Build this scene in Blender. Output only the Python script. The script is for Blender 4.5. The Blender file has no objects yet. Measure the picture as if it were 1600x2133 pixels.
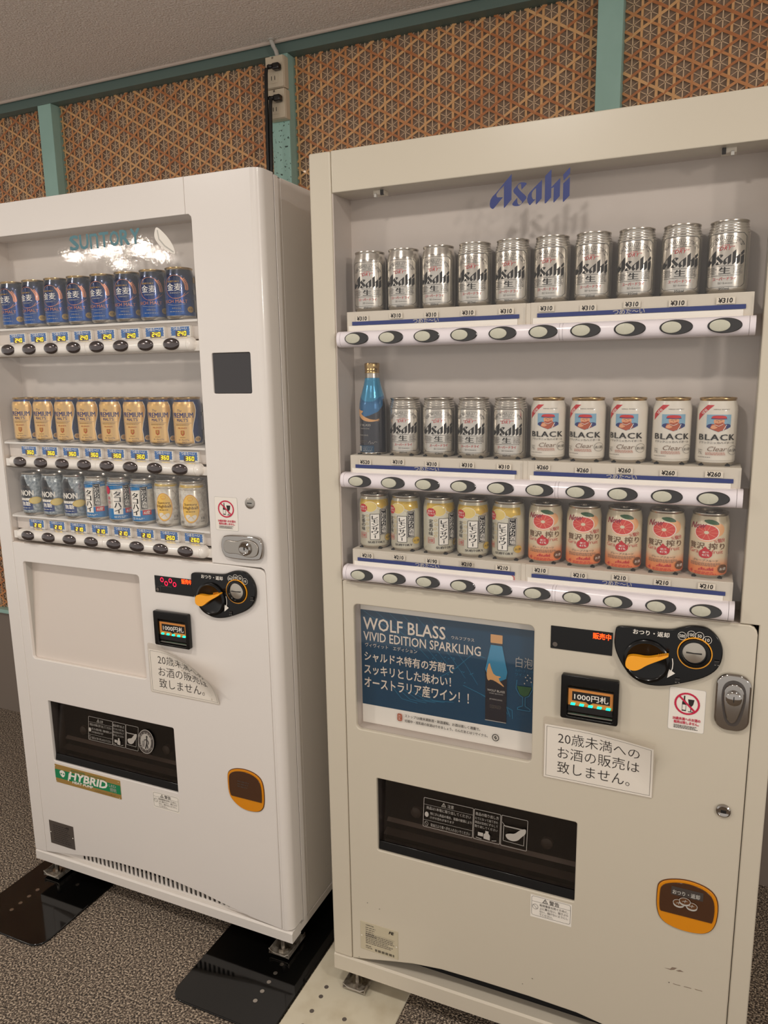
import bpy, math, random
from mathutils import Vector, Matrix
from mathutils.geometry import tessellate_polygon
random.seed(7)
S = bpy.context.scene
COL = S.collection
PI = math.pi

# ------------------------------------------------------------------ camera
def make_camera():
    f, yaw, pitch, roll = 1553.92, -.4179, -.1874, -.0162
    cy, sy, cp, sp = math.cos(yaw), math.sin(yaw), math.cos(pitch), math.sin(pitch)
    fwd = Vector((sy*cp, cy*cp, sp)); right = Vector((cy, -sy, 0)); up = right.cross(fwd)
    c, s = math.cos(roll), math.sin(roll)
    r2 = c*right + s*up; u2 = -s*right + c*up
    cam = bpy.data.cameras.new('camera'); cam.sensor_fit = 'HORIZONTAL'; cam.sensor_width = 36
    cam.lens = 36*f/1600; cam.clip_start = .02
    o = bpy.data.objects.new('camera', cam); COL.objects.link(o)
    m = Matrix((r2, u2, -fwd)).transposed().to_4x4(); m.translation = Vector((.7327, -1.3248, 1.4266))
    o.matrix_world = m
    S.camera = o
make_camera()

# ------------------------------------------------------------------ world, lights, exposure
W = bpy.data.worlds.new('world'); S.world = W; W.use_nodes = True
bg = W.node_tree.nodes['Background']; bg.inputs[0].default_value = (1, .945, .885, 1); bg.inputs[1].default_value = .66
def area(name, loc, tgt, size, power, col=(1, .94, .87), shape='DISK', sy=None):
    l = bpy.data.lights.new(name, 'AREA'); l.shape = shape; l.size = size; l.energy = power; l.color = col
    if sy: l.size_y = sy
    o = bpy.data.objects.new(name, l); COL.objects.link(o); o.location = loc
    d = Vector(tgt) - Vector(loc); o.rotation_euler = d.to_track_quat('-Z', 'Y').to_euler()
    return o
# recessed ceiling lamps: three over the aisle in front of the machines, a cluster further down the hall
NEAR = [(-1.15, -1.15), (.2, -1.2), (1.55, -1.15)]
FAR = [(-4.01, -3.31), (-3.68, -3.23), (-3.46, -3.17), (-3.98, -3.79), (-3.18, -3.14), (-3.40, -3.39), (-3.43, -3.65)]
for x, y in NEAR: area('ceiling_lamp', (x, y, 2.355), (x, y, 0), .16, 9)
for x, y in FAR: area('ceiling_lamp', (x, y, 2.355), (x, y, 0), .11, 3.5, (1, .9, .8))
area('bright_hall_lamp', (5.5, -4.3, 2.25), (0, 0, 1.3), .45, 50, (1, .9, .8))
S.view_settings.view_transform = 'Standard'; S.view_settings.look = 'None'
S.view_settings.exposure = 0.14; S.view_settings.gamma = 1; S.view_settings.use_curve_mapping = False
S.cycles.use_denoising = True; S.cycles.max_bounces = 8; S.cycles.transparent_max_bounces = 16
S.cycles.sample_clamp_indirect = 6; S.cycles.caustics_reflective = False; S.cycles.caustics_refractive = False

# ------------------------------------------------------------------ materials
def lin(c): return tuple((v/255/12.92 if v/255 <= .04045 else ((v/255+.055)/1.055)**2.4) for v in c)
def mat(name, rgb, rough=.5, metal=0, coat=0, emit=0, alpha=1, bump=None, noise=None, ecol=None, spec=None):
    m = bpy.data.materials.new(name); m.use_nodes = True; nt = m.node_tree; b = nt.nodes['Principled BSDF']
    c = (*lin(rgb), 1); b.inputs['Base Color'].default_value = c
    b.inputs['Roughness'].default_value = rough; b.inputs['Metallic'].default_value = metal
    b.inputs['Coat Weight'].default_value = coat; b.inputs['Coat Roughness'].default_value = .06
    if spec is not None: b.inputs['Specular IOR Level'].default_value = spec
    if emit: b.inputs['Emission Color'].default_value = (*lin(ecol or rgb), 1); b.inputs['Emission Strength'].default_value = emit
    if alpha < 1: b.inputs['Alpha'].default_value = alpha
    def coords():
        return nt.nodes.new('ShaderNodeTexCoord').outputs['Object']
    if noise:
        sc, rgb2, lo, hi = noise
        n = nt.nodes.new('ShaderNodeTexNoise'); n.inputs['Scale'].default_value = sc; n.inputs['Detail'].default_value = 4
        nt.links.new(coords(), n.inputs['Vector'])
        r = nt.nodes.new('ShaderNodeValToRGB'); r.color_ramp.elements[0].position = lo; r.color_ramp.elements[1].position = hi
        r.color_ramp.elements[0].color = c; r.color_ramp.elements[1].color = (*lin(rgb2), 1)
        nt.links.new(n.outputs['Fac'], r.inputs['Fac']); nt.links.new(r.outputs['Color'], b.inputs['Base Color'])
    if bump:
        sc, st, dist = bump
        n = nt.nodes.new('ShaderNodeTexNoise'); n.inputs['Scale'].default_value = sc; n.inputs['Detail'].default_value = 3
        nt.links.new(coords(), n.inputs['Vector'])
        bp = nt.nodes.new('ShaderNodeBump'); bp.inputs['Strength'].default_value = st; bp.inputs['Distance'].default_value = dist
        nt.links.new(n.outputs['Fac'], bp.inputs['Height']); nt.links.new(bp.outputs['Normal'], b.inputs['Normal'])
    return m
M = {}
def D(name, *a, **k): M[name] = mat(name, *a, **k)
D('body_r', (208, 199, 181), .32, coat=.25, bump=(180, .03, .001))
D('body_l', (232, 226, 220), .3, coat=.3, bump=(150, .03, .001))
D('inner', (202, 191, 182), .45, coat=.15)
D('inner_l', (220, 209, 199), .4, coat=.2)
D('shelf', (218, 208, 192), .4)
D('base_r', (208, 199, 182), .4); D('base_l', (228, 222, 215), .4)
D('dark', (22, 20, 20), .5); D('dark2', (70, 63, 59), .4, coat=.4); D('gap', (14, 12, 11), .9)
D('bar_white', (236, 228, 232), .25, coat=.5); D('bar_l', (240, 234, 226), .2, coat=.8)
D('btn_dark', (40, 38, 38), .3, coat=.6); D('btn_cream', (196, 194, 176), .45)
D('btn_chrome', (92, 84, 84), .14, metal=.75, coat=.6)
D('blackplastic', (14, 13, 13), .2, coat=.1, spec=.3); D('black', (24, 20, 18), .5); D('ink', (40, 34, 32), .6); D('inkgrey', (96, 88, 82), .6)
D('orange', (255, 172, 24), .4, coat=.3); D('amber', (222, 140, 14), .35, coat=.3); D('brownglass', (74, 44, 24), .12, coat=.8)
D('labelorange', (214, 140, 66), .5); D('chute', (104, 94, 88), .35, coat=.3); D('chrome', (176, 171, 166), .1, metal=1); D('steel', (178, 172, 164), .3, metal=1); D('galv', (176, 168, 156), .4, metal=.6, noise=(60, (84, 70, 56), .45, .7))
D('blue_band', (38, 52, 114), .45); D('white', (240, 234, 224), .5); D('paper', (232, 224, 212), .6); D('pinkred', (200, 30, 70), .5)
D('red', (196, 34, 44), .45); D('green', (24, 132, 84), .4); D('gold', (186, 150, 84), .4, metal=.4); D('lightgrey', (190, 186, 178), .5); D('greytext', (176, 170, 162), .5)
D('posterblue', (18, 62, 90), .35); D('posterline', (40, 110, 142), .4); D('creamtext', (226, 212, 196), .5)
D('led_red', (255, 40, 10), .5, emit=4.0, ecol=(255, 60, 10)); D('led_pink', (255, 20, 60), .5, emit=2.2, ecol=(255, 20, 60)); D('led_yel', (255, 220, 0), .5, emit=2.0, ecol=(255, 205, 0)); D('led_grn', (20, 255, 190), .5, emit=1.6, ecol=(20, 240, 180))
D('ledback', (70, 40, 20), .3); D('labelblue', (40, 104, 172), .45)
D('aqua', (164, 202, 192), .5, noise=(9, (156, 194, 184), .35, .7)); D('aqua_worn', (172, 214, 204), .5, noise=(130, (50, 70, 62), .615, .65))
D('beamgreen', (98, 118, 112), .55)
D('bamboo_a', (222, 152, 96), .5, coat=.1, noise=(30, (230, 164, 106), .3, .8)); D('bamboo_b', (202, 128, 78), .5, coat=.1, noise=(30, (208, 134, 80), .3, .8)); D('bamboo_c', (240, 186, 126), .5, coat=.1, noise=(25, (252, 200, 140), .3, .8))
D('strand', (246, 214, 176), .5)
D('board', (152, 130, 110), .8, noise=(70, (174, 150, 128), .35, .7))
D('greywall', (130, 118, 108), .7); D('plug', (16, 15, 15), .35, coat=.3); D('ivory', (214, 200, 176), .45)
D('blackplate', (7, 7, 7), .07, spec=.5); D('creamplate', (216, 208, 186), .5, noise=(14, (194, 182, 156), .45, .8))
D('can_silver', (214, 208, 198), .22, metal=.85, bump=(60, .05, .002)); D('can_lid', (196, 188, 176), .25, metal=1); D('lid_gold', (190, 160, 110), .25, metal=1)
D('can_navy', (26, 54, 112), .22, metal=.55, coat=.6); D('can_navytop', (36, 44, 60), .22, metal=.5, coat=.6); D('can_gold', (222, 182, 122), .28, metal=.55, coat=.3)
D('can_white', (226, 218, 204), .25, coat=.7); D('can_cream', (222, 208, 178), .3, metal=.15, coat=.5); D('can_lemon', (212, 206, 186), .26, metal=.35, coat=.5)
D('lemonyel', (214, 178, 74), .3, metal=.2, coat=.5); D('paleyel', (226, 200, 116), .3, coat=.4); D('can_orange', (238, 138, 80), .3, coat=.5); D('can_peach', (238, 176, 124), .3, coat=.5)
D('gf_red', (214, 66, 58), .4, coat=.3); D('gf_pale', (244, 186, 150), .4, coat=.3); D('leaf', (44, 84, 48), .4); D('brown', (100, 62, 30), .5); D('copper', (210, 140, 110), .35, metal=.5)
D('can_ice', (120, 132, 140), .25, metal=.4, coat=.5, noise=(160, (190, 196, 196), .4, .65)); D('can_black', (28, 26, 28), .28, coat=.6); D('can_blue', (34, 118, 176), .25, metal=.4, coat=.5)
D('can_frost', (196, 188, 174), .24, metal=.35, coat=.5, noise=(90, (226, 220, 208), .4, .65)); D('ovalyel', (232, 190, 92), .35, coat=.3)
D('bt_top', (58, 142, 182), .18, metal=.35, coat=.8); D('bt_mid', (40, 104, 152), .18, metal=.35, coat=.8); D('bt_dark', (38, 38, 48), .22, metal=.2, coat=.8)
D('skin', (226, 160, 120), .5); D('hatred', (204, 48, 48), .5); D('skyblue', (132, 172, 196), .5); D('coatblue', (40, 52, 110), .5); D('beard', (176, 84, 54), .5); D('birdtan', (214, 160, 104), .35, coat=.3)
D('plateprint', (206, 196, 170), .5, metal=.2); D('namesteel', (112, 104, 98), .35, metal=.6); D('screen', (46, 42, 44), .12, coat=.6)
D('tape', (214, 202, 186), .18, alpha=.35, coat=.6); D('plaster', (238, 228, 220), .9, bump=(170, 1.0, .006), noise=(120, (255, 248, 240), .56, .66)); D('plaster_edge', (206, 190, 178), .8, bump=(300, .5, .002))
D('lens', (255, 240, 220), .5, emit=12, ecol=(255, 235, 210)); D('trimwhite', (230, 226, 218), .4); D('dirt', (140, 122, 106), .8); D('beetred', (150, 40, 60), .5)

def gradient_mat(name, stops, axis='Z', **k):           # printed colour running up the can, in the can's own coordinates
    m = mat(name, (255, 255, 255), **k); nt = m.node_tree; b = nt.nodes['Principled BSDF']
    tc = nt.nodes.new('ShaderNodeTexCoord'); sx = nt.nodes.new('ShaderNodeSeparateXYZ'); mr = nt.nodes.new('ShaderNodeMapRange')
    mr.inputs['From Min'].default_value = 0; mr.inputs['From Max'].default_value = .108
    r = nt.nodes.new('ShaderNodeValToRGB')
    while len(r.color_ramp.elements) < len(stops): r.color_ramp.elements.new(.5)
    for e, (p, c) in zip(r.color_ramp.elements, stops): e.position = p; e.color = (*lin(c), 1)
    nt.links.new(tc.outputs['Object'], sx.inputs[0]); nt.links.new(sx.outputs['Z'], mr.inputs['Value']); nt.links.new(mr.outputs['Result'], r.inputs['Fac']); nt.links.new(r.outputs['Color'], b.inputs['Base Color'])
    M[name] = m
gradient_mat('grad_citrus', [(.06, (240, 128, 72)), (.2, (238, 150, 92)), (.34, (226, 206, 174)), (.9, (222, 208, 178))], rough=.3, metal=.1, coat=.5)
gradient_mat('grad_navy', [(.05, (22, 84, 158)), (.45, (24, 52, 112)), (.8, (32, 44, 78)), (.97, (50, 54, 62))], rough=.24, metal=.6, coat=.6)
gradient_mat('grad_bottle', [(.5, (34, 40, 58)), (.9, (36, 40, 56)), (1, (38, 42, 58))], rough=.22, metal=.2, coat=.8)

def carpet():
    m = mat('carpet_speckle', (90, 80, 70), .95); nt = m.node_tree; b = nt.nodes['Principled BSDF']
    tc = nt.nodes.new('ShaderNodeTexCoord')
    n = nt.nodes.new('ShaderNodeTexNoise'); n.inputs['Scale'].default_value = 210; n.inputs['Detail'].default_value = 2.5; n.inputs['Roughness'].default_value = .6
    v = nt.nodes.new('ShaderNodeTexVoronoi'); v.inputs['Scale'].default_value = 260
    r = nt.nodes.new('ShaderNodeValToRGB'); e = r.color_ramp.elements
    e[0].position = .36; e[0].color = (*lin((42, 37, 34)), 1); e[1].position = .63; e[1].color = (*lin((212, 194, 172)), 1)
    k = e.new(.5); k.color = (*lin((114, 100, 87)), 1)
    nt.links.new(tc.outputs['Object'], n.inputs['Vector']); nt.links.new(tc.outputs['Object'], v.inputs['Vector'])
    nt.links.new(n.outputs['Fac'], r.inputs['Fac']); nt.links.new(r.outputs['Color'], b.inputs['Base Color'])
    ad = nt.nodes.new('ShaderNodeMath'); ad.operation = 'SUBTRACT'; nt.links.new(n.outputs['Fac'], ad.inputs[0]); nt.links.new(v.outputs['Distance'], ad.inputs[1])
    bp = nt.nodes.new('ShaderNodeBump'); bp.inputs['Strength'].default_value = .9; bp.inputs['Distance'].default_value = .004
    nt.links.new(ad.outputs[0], bp.inputs['Height']); nt.links.new(bp.outputs['Normal'], b.inputs['Normal'])
    M['carpet'] = m
carpet()
def clear(name, tint=(1, 1, 1), rough=.0, bump=0, ior=1.45):
    m = bpy.data.materials.new(name); m.use_nodes = True; nt = m.node_tree; nt.nodes.clear()
    out = nt.nodes.new('ShaderNodeOutputMaterial'); t = nt.nodes.new('ShaderNodeBsdfTransparent'); g = nt.nodes.new('ShaderNodeBsdfGlossy')
    mx = nt.nodes.new('ShaderNodeMixShader'); fr = nt.nodes.new('ShaderNodeLayerWeight'); pw = nt.nodes.new('ShaderNodeMath'); pw.operation = 'POWER'; pw.inputs[1].default_value = 4.5
    ma = nt.nodes.new('ShaderNodeMath'); ma.operation = 'MULTIPLY_ADD'; f0 = ((ior-1)/(ior+1))**2; ma.inputs[1].default_value = .8; ma.inputs[2].default_value = f0; fr.inputs['Blend'].default_value = .5
    nt.links.new(fr.outputs['Facing'], pw.inputs[0]); nt.links.new(pw.outputs[0], ma.inputs[0])
    t.inputs[0].default_value = (*tint, 1); g.inputs['Roughness'].default_value = rough; g.inputs[0].default_value = (1, 1, 1, 1)
    if bump:
        n = nt.nodes.new('ShaderNodeTexNoise'); n.inputs['Scale'].default_value = 140; tc = nt.nodes.new('ShaderNodeTexCoord')
        nt.links.new(tc.outputs['Object'], n.inputs['Vector']); bp = nt.nodes.new('ShaderNodeBump'); bp.inputs['Strength'].default_value = bump; bp.inputs['Distance'].default_value = .001
        nt.links.new(n.outputs['Fac'], bp.inputs['Height']); nt.links.new(bp.outputs['Normal'], g.inputs['Normal'])
    nt.links.new(ma.outputs[0], mx.inputs[0]); nt.links.new(t.outputs[0], mx.inputs[1]); nt.links.new(g.outputs[0], mx.inputs[2]); nt.links.new(mx.outputs[0], out.inputs[0])
    M[name] = m
clear('glass_l', (.99, .99, .99), .035, .07, 1.5); clear('glass_r', (.985, .985, .985), .03, 0, 1.35); clear('acrylic', (.99, .985, .98), .05, 0, 1.4); clear('smoke', (.74, .71, .69), .08, 0, 1.5)

# ------------------------------------------------------------------ helpers
def root(name, label, cat, loc, group=None, kind=None):
    o = bpy.data.objects.new(name, None); COL.objects.link(o); o.location = loc; o.empty_display_size = .05
    tag(o, label, cat, group, kind); return o
def tag(o, label=None, cat=None, group=None, kind=None):
    for k, v in (('label', label), ('category', cat), ('group', group), ('kind', kind)):
        if v: o[k] = v
    return o
class MB:
    def __init__(s): s.v = []; s.f = []; s.m = []; s.mats = []
    def mi(s, m):
        if m not in s.mats: s.mats.append(m)
        return s.mats.index(m)
    def add(s, vs, fs, m):
        b = len(s.v); s.v += [tuple(v) for v in vs]; i = s.mi(m)
        for f in fs: s.f.append([b+k for k in f]); s.m.append(i)
        return s
    def box(s, x0, x1, y0, y1, z0, z1, m):
        return s.add([(x0, y0, z0), (x1, y0, z0), (x1, y1, z0), (x0, y1, z0), (x0, y0, z1), (x1, y0, z1), (x1, y1, z1), (x0, y1, z1)],
                     [(0, 3, 2, 1), (4, 5, 6, 7), (0, 1, 5, 4), (1, 2, 6, 5), (2, 3, 7, 6), (3, 0, 4, 7)], m)
    def prism(s, pts, y0, y1, m):                        # polygon in xz, extruded along y
        n = len(pts)
        if sum(pts[i][0]*pts[(i+1) % n][1]-pts[(i+1) % n][0]*pts[i][1] for i in range(n)) < 0: pts = pts[::-1]
        return s.add([(x, y0, z) for x, z in pts] + [(x, y1, z) for x, z in pts],
                     [tuple(range(n)), tuple(range(2*n-1, n-1, -1))] + [((i+1) % n, i, n+i, n+(i+1) % n) for i in range(n)], m)
    def prismz(s, pts, z0, z1, m):
        n = len(pts)
        if sum(pts[i][0]*pts[(i+1) % n][1]-pts[(i+1) % n][0]*pts[i][1] for i in range(n)) < 0: pts = pts[::-1]
        return s.add([(x, y, z0) for x, y in pts] + [(x, y, z1) for x, y in pts],
                     [tuple(range(n-1, -1, -1)), tuple(range(n, 2*n))] + [(i, (i+1) % n, n+(i+1) % n, n+i) for i in range(n)], m)
    def prismx(s, pts, x0, x1, m):                       # polygon in yz, extruded along x
        n = len(pts)
        if sum(pts[i][0]*pts[(i+1) % n][1]-pts[(i+1) % n][0]*pts[i][1] for i in range(n)) < 0: pts = pts[::-1]
        return s.add([(x0, y, z) for y, z in pts] + [(x1, y, z) for y, z in pts],
                     [tuple(range(n-1, -1, -1)), tuple(range(n, 2*n))] + [(i, (i+1) % n, n+(i+1) % n, n+i) for i in range(n)], m)
    def lathe(s, prof, m, c=(0, 0, 0), seg=40, axis='z', sx=1, sy=1):
        vs = []; fs = []
        for r, h in prof:
            for i in range(seg):
                a = 2*PI*i/seg; p = (r*math.cos(a)*sx, r*math.sin(a)*sy, h)
                if axis == 'y': p = (p[0], -p[2], p[1])
                vs.append((c[0]+p[0], c[1]+p[1], c[2]+p[2]))
        for j in range(len(prof)-1):
            for i in range(seg):
                k = (i+1) % seg; fs.append((j*seg+i, j*seg+k, (j+1)*seg+k, (j+1)*seg+i))
        fs.append(tuple(range(seg-1, -1, -1))); fs.append(tuple((len(prof)-1)*seg+i for i in range(seg)))
        return s.add(vs, fs, m)
    def tube(s, path, r, m, seg=8):
        vs = []; fs = []; P = [Vector(p) for p in path]
        for i, p in enumerate(P):
            t = (P[min(i+1, len(P)-1)]-P[max(i-1, 0)]).normalized(); a = Vector((0, 0, 1)) if abs(t.z) < .9 else Vector((1, 0, 0))
            u = t.cross(a).normalized(); w = t.cross(u)
            for k in range(seg): vs.append(p+u*r*math.cos(2*PI*k/seg)+w*r*math.sin(2*PI*k/seg))
        for i in range(len(P)-1):
            for k in range(seg): q = (k+1) % seg; fs.append((i*seg+k, i*seg+q, (i+1)*seg+q, (i+1)*seg+k))
        fs.append(tuple(range(seg-1, -1, -1))); fs.append(tuple((len(P)-1)*seg+k for k in range(seg)))
        return s.add(vs, fs, m)
    def build(s, name, parent=None, off=None, smooth=40, bevel=0):
        off = off if off is not None else (parent_off(parent) if parent else (0, 0, 0))
        me = bpy.data.meshes.new(name); me.from_pydata([(x-off[0], y-off[1], z-off[2]) for x, y, z in s.v], [], s.f)
        for m in s.mats: me.materials.append(M[m])
        me.polygons.foreach_set('material_index', s.m)
        if smooth:
            me.polygons.foreach_set('use_smooth', [True]*len(me.polygons)); me.set_sharp_from_angle(angle=math.radians(smooth))
        me.update(); o = bpy.data.objects.new(name, me); COL.objects.link(o)
        if parent: o.parent = parent
        if bevel:
            b = o.modifiers.new('bevel', 'BEVEL'); b.width = bevel; b.segments = 2; b.limit_method = 'ANGLE'; b.harden_normals = False
        return o
def parent_off(p):
    v = Vector((0, 0, 0))
    while p: v += p.location; p = p.parent
    return v
def rrect(x0, x1, z0, z1, r, n=5):
    pts = []
    for cx, cz, a0 in ((x1-r, z0+r, -PI/2), (x1-r, z1-r, 0), (x0+r, z1-r, PI/2), (x0+r, z0+r, PI)):
        for i in range(n+1): a = a0+PI/2*i/n; pts.append((cx+r*math.cos(a), cz+r*math.sin(a)))
    return pts
def ell(cx, cz, rx, rz, n=28, rot=0):
    c, s = math.cos(rot), math.sin(rot)
    return [(cx+rx*math.cos(2*PI*i/n)*c-rz*math.sin(2*PI*i/n)*s, cz+rx*math.cos(2*PI*i/n)*s+rz*math.sin(2*PI*i/n)*c) for i in range(n)]
def chaikin(p, k=2):
    for _ in range(k):
        q = []
        for i in range(len(p)):
            a, b = p[i], p[(i+1) % len(p)]; q += [(a[0]*.75+b[0]*.25, a[1]*.75+b[1]*.25), (a[0]*.25+b[0]*.75, a[1]*.25+b[1]*.75)]
        p = q
    return p
def plate(name, outer, holes, y0, y1, m, parent, bevel=.0012):
    """sheet metal panel with real cut-outs: polygon in xz with holes, front at y0, back at y1, rolled edges"""
    cu = bpy.data.curves.new(name, 'CURVE'); cu.dimensions = '2D'; cu.fill_mode = 'BOTH'
    for pts in [outer]+holes:
        sp = cu.splines.new('POLY'); sp.points.add(len(pts)-1); sp.use_cyclic_u = True
        for p, (x, z) in zip(sp.points, pts): p.co = (x, z, 0, 1)
    cu.extrude = (y1-y0)/2-bevel; cu.bevel_depth = bevel; cu.bevel_resolution = 2; cu.offset = -bevel
    t = bpy.data.objects.new('t', cu); COL.objects.link(t); dg = bpy.context.evaluated_depsgraph_get()
    me = bpy.data.meshes.new_from_object(t.evaluated_get(dg)); bpy.data.objects.remove(t); bpy.data.curves.remove(cu)
    off = parent_off(parent); ym = (y0+y1)/2
    for v in me.vertices: x, z, d = v.co; v.co = (x-off[0], ym-d-off[1], z-off[2])
    me.materials.clear(); me.materials.append(M[m]); me.name = name
    me.polygons.foreach_set('use_smooth', [True]*len(me.polygons)); me.set_sharp_from_angle(angle=math.radians(50))
    o = bpy.data.objects.new(name, me); COL.objects.link(o); o.parent = parent
    return o

# ------------------------------------------------------------------ flat print: lettering, marks and emblems laid on a surface
GLY = {}
def glyphs(s, off=0., res=2, shear=0., space=1.):
    k = (s, off, res, shear, space)
    if k not in GLY:
        c = bpy.data.curves.new('g', 'FONT'); c.body = s; c.offset = off; c.resolution_u = res; c.shear = shear; c.space_character = space
        o = bpy.data.objects.new('g', c); COL.objects.link(o); dg = bpy.context.evaluated_depsgraph_get()
        me = bpy.data.meshes.new_from_object(o.evaluated_get(dg)); me.calc_loop_triangles()
        v = [(q.co.x, q.co.y) for q in me.vertices]; t = [tuple(q.vertices) for q in me.loop_triangles]
        bpy.data.objects.remove(o); bpy.data.curves.remove(c); bpy.data.meshes.remove(me)
        xs = [a for a, b in v] or [0, 1]; ys = [b for a, b in v] or [0, 1]
        GLY[k] = (v, t, min(xs), max(xs), min(ys), max(ys))
    return GLY[k]
ASAHI = [[(279, 1000), (223, 858), (159, 688), (82, 485), (35, 386), (9, 287), (0, 168), (7, 62), (32, 11), (47, 9), (66, 49), (171, 332), (101, 345), (87, 390), (89, 450), (123, 552), (182, 683), (184, 6), (193, 4), (281, 235)], [(470, 646), (467, 681), (441, 705), (405, 718), (376, 698), (352, 646), (309, 537), (301, 487), (310, 425), (343, 340), (387, 209), (413, 142), (414, 101), (399, 60), (378, 54), (363, 88), (356, 132), (353, 269), (315, 175), (292, 104), (294, 62), (316, 30), (353, 15), (389, 30), (424, 97), (470, 222), (470, 272), (444, 340), (400, 444), (363, 556), (356, 601), (362, 642), (381, 679), (398, 679), (401, 614), (407, 494), (442, 578)], [(658, 716), (613, 621), (561, 504), (511, 390), (489, 312), (479, 203), (486, 99), (508, 15), (520, 7), (586, 172), (561, 162), (545, 200), (536, 272), (538, 366), (556, 437), (589, 496), (588, 19), (597, 11), (661, 170), (661, 687)], [(775, 996), (697, 819), (699, 21), (710, 9), (777, 170), (777, 437), (807, 463), (806, 22), (815, 13), (882, 183), (884, 690), (876, 701), (777, 470), (774, 963)], [(999, 709), (920, 541), (921, 4), (929, 0), (1000, 162)], [(995, 989), (917, 799), (921, 640), (931, 632), (999, 799), (999, 972)]]
SEG7 = {'0': 'abcdef', '1': 'bc', '2': 'abged', '3': 'abgcd', '4': 'fgbc', '5': 'afgcd', '6': 'afgedc', '7': 'abc', '8': 'abcdefg', '9': 'abcdfg'}
class Print:
    def __init__(s, fn, grid=0, gz=0): s.fn = fn; s.grid = grid; s.gz = gz; s.b = MB(); s.L = 0; s.v = []
    def tris(s, pts, tris, m, layer=None):
        if layer is None: s.L += 1; L = s.L
        else: L = layer
        polys = [[pts[i] for i in t] for t in tris]
        if s.grid:
            for ax in ((0,) if s.grid > 0 else (0, 1)):
                g = abs(s.grid) if ax == 0 or not s.gz else s.gz; out = []
                for p in polys:
                    lo = min(q[ax] for q in p); hi = max(q[ax] for q in p); k0 = math.floor(lo/g); k1 = math.ceil(hi/g); rest = p
                    for k in range(k0+1, k1):
                        c = k*g; A = []; B = []
                        for i in range(len(rest)):
                            a, b = rest[i], rest[(i+1) % len(rest)]
                            (A if a[ax] <= c else B).append(a)
                            if (a[ax] <= c) != (b[ax] <= c):
                                t = (c-a[ax])/(b[ax]-a[ax]); q = (a[0]+t*(b[0]-a[0]), a[1]+t*(b[1]-a[1])); A.append(q); B.append(q)
                        if len(A) > 2: out.append(A)
                        rest = B
                        if len(rest) < 3: break
                    if len(rest) > 2: out.append(rest)
                polys = out
        for p in polys:
            n = len(p)
            if sum(p[i][0]*p[(i+1) % n][1]-p[(i+1) % n][0]*p[i][1] for i in range(n)) < 0: p = p[::-1]
            s.b.add([s.fn(x, z, L) for x, z in p], [tuple(range(n))], m)
        return s
    def poly(s, pts, m, layer=None):
        t = tessellate_polygon([[Vector((x, z, 0)) for x, z in pts]]); return s.tris(pts, t, m, layer)
    def rect(s, x0, z0, x1, z1, m, r=0, layer=None): return s.poly(rrect(x0, x1, z0, z1, r, 3) if r else [(x0, z0), (x1, z0), (x1, z1), (x0, z1)], m, layer)
    def ell(s, cx, cz, rx, rz, m, n=24): return s.poly(ell(cx, cz, rx, rz, n), m)
    def line(s, pts, w, m, closed=False):
        s.L += 1; L = s.L; n = len(pts)
        for i in range(n if closed else n-1):
            (x0, z0), (x1, z1) = pts[i], pts[(i+1) % n]; d = math.hypot(x1-x0, z1-z0) or 1e-9; nx, nz = -(z1-z0)/d*w/2, (x1-x0)/d*w/2
            ex, ez = (x1-x0)/d*w*.3, (z1-z0)/d*w*.3
            s.tris([(x0+nx-ex, z0+nz-ez), (x1+nx+ex, z1+nz+ez), (x1-nx+ex, z1-nz+ez), (x0-nx-ex, z0-nz-ez)], [(0, 1, 2, 3)], m, L+(i % 2)*.3)
        return s
    def frame(s, x0, z0, x1, z1, w, m, r=0): return s.line(rrect(x0, x1, z0, z1, r, 3) if r else [(x0, z0), (x1, z0), (x1, z1), (x0, z1)], w, m, True)
    def ring(s, cx, cz, rx, rz, w, m, n=28): return s.line(ell(cx, cz, rx, rz, n), w, m, True)
    def text(s, t, x0, z0, x1, z1, m, off=0., shear=0., space=1., rot=0, keep=False):
        cjk = off > .004
        v, tr, a, b, c, d = glyphs(t, 0 if cjk else off, 2, shear, space)
        sx, sz = (x1-x0)/(b-a), (z1-z0)/(d-c)
        if keep: sx = min(sx, sz*1.0)
        pts = [(x0+(x-a)*sx, z0+(y-c)*sz) for x, y in v]
        if rot:
            mx, mz = (x0+x1)/2, (z0+z1)/2; co, si = math.cos(rot), math.sin(rot); pts = [(mx+(x-mx)*co-(z-mz)*si, mz+(x-mx)*si+(z-mz)*co) for x, z in pts]
        if cjk:                                          # heavier strokes: the character printed several times, slightly spread
            e = min(off, .05)*.8; o4 = [(-e, 0), (e, 0)] if s.gz else [(-e, -e), (e, e), (-e, e), (e, -e)]; L = s.L+1
            for j, (p_, q_) in enumerate(o4): s.tris([(x+p_*sx, z+q_*sz) for x, z in pts], tr, m, L+.22*j)
            s.L = L; return s
        return s.tris(pts, tr, m)
    def vtext(s, t, cx, z1, z0, w, m, off=0.):
        h = (z1-z0)/len(t)
        for i, ch in enumerate(t):
            zc = z1-h*(i+.5); v, tr, a, b, c, d = glyphs(ch, off)
            if ch == 'ー': s.rect(cx-w*.07, zc-h*.4, cx+w*.07, zc+h*.4, m); s.L -= 1; continue
            s.text(ch, cx-w/2*min(1, (b-a)/.85), zc-h*.46*min(1, (d-c)/.8), cx+w/2*min(1, (b-a)/.85), zc+h*.46*min(1, (d-c)/.8), m, off); s.L -= 1
        s.L += 1; return s
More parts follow.
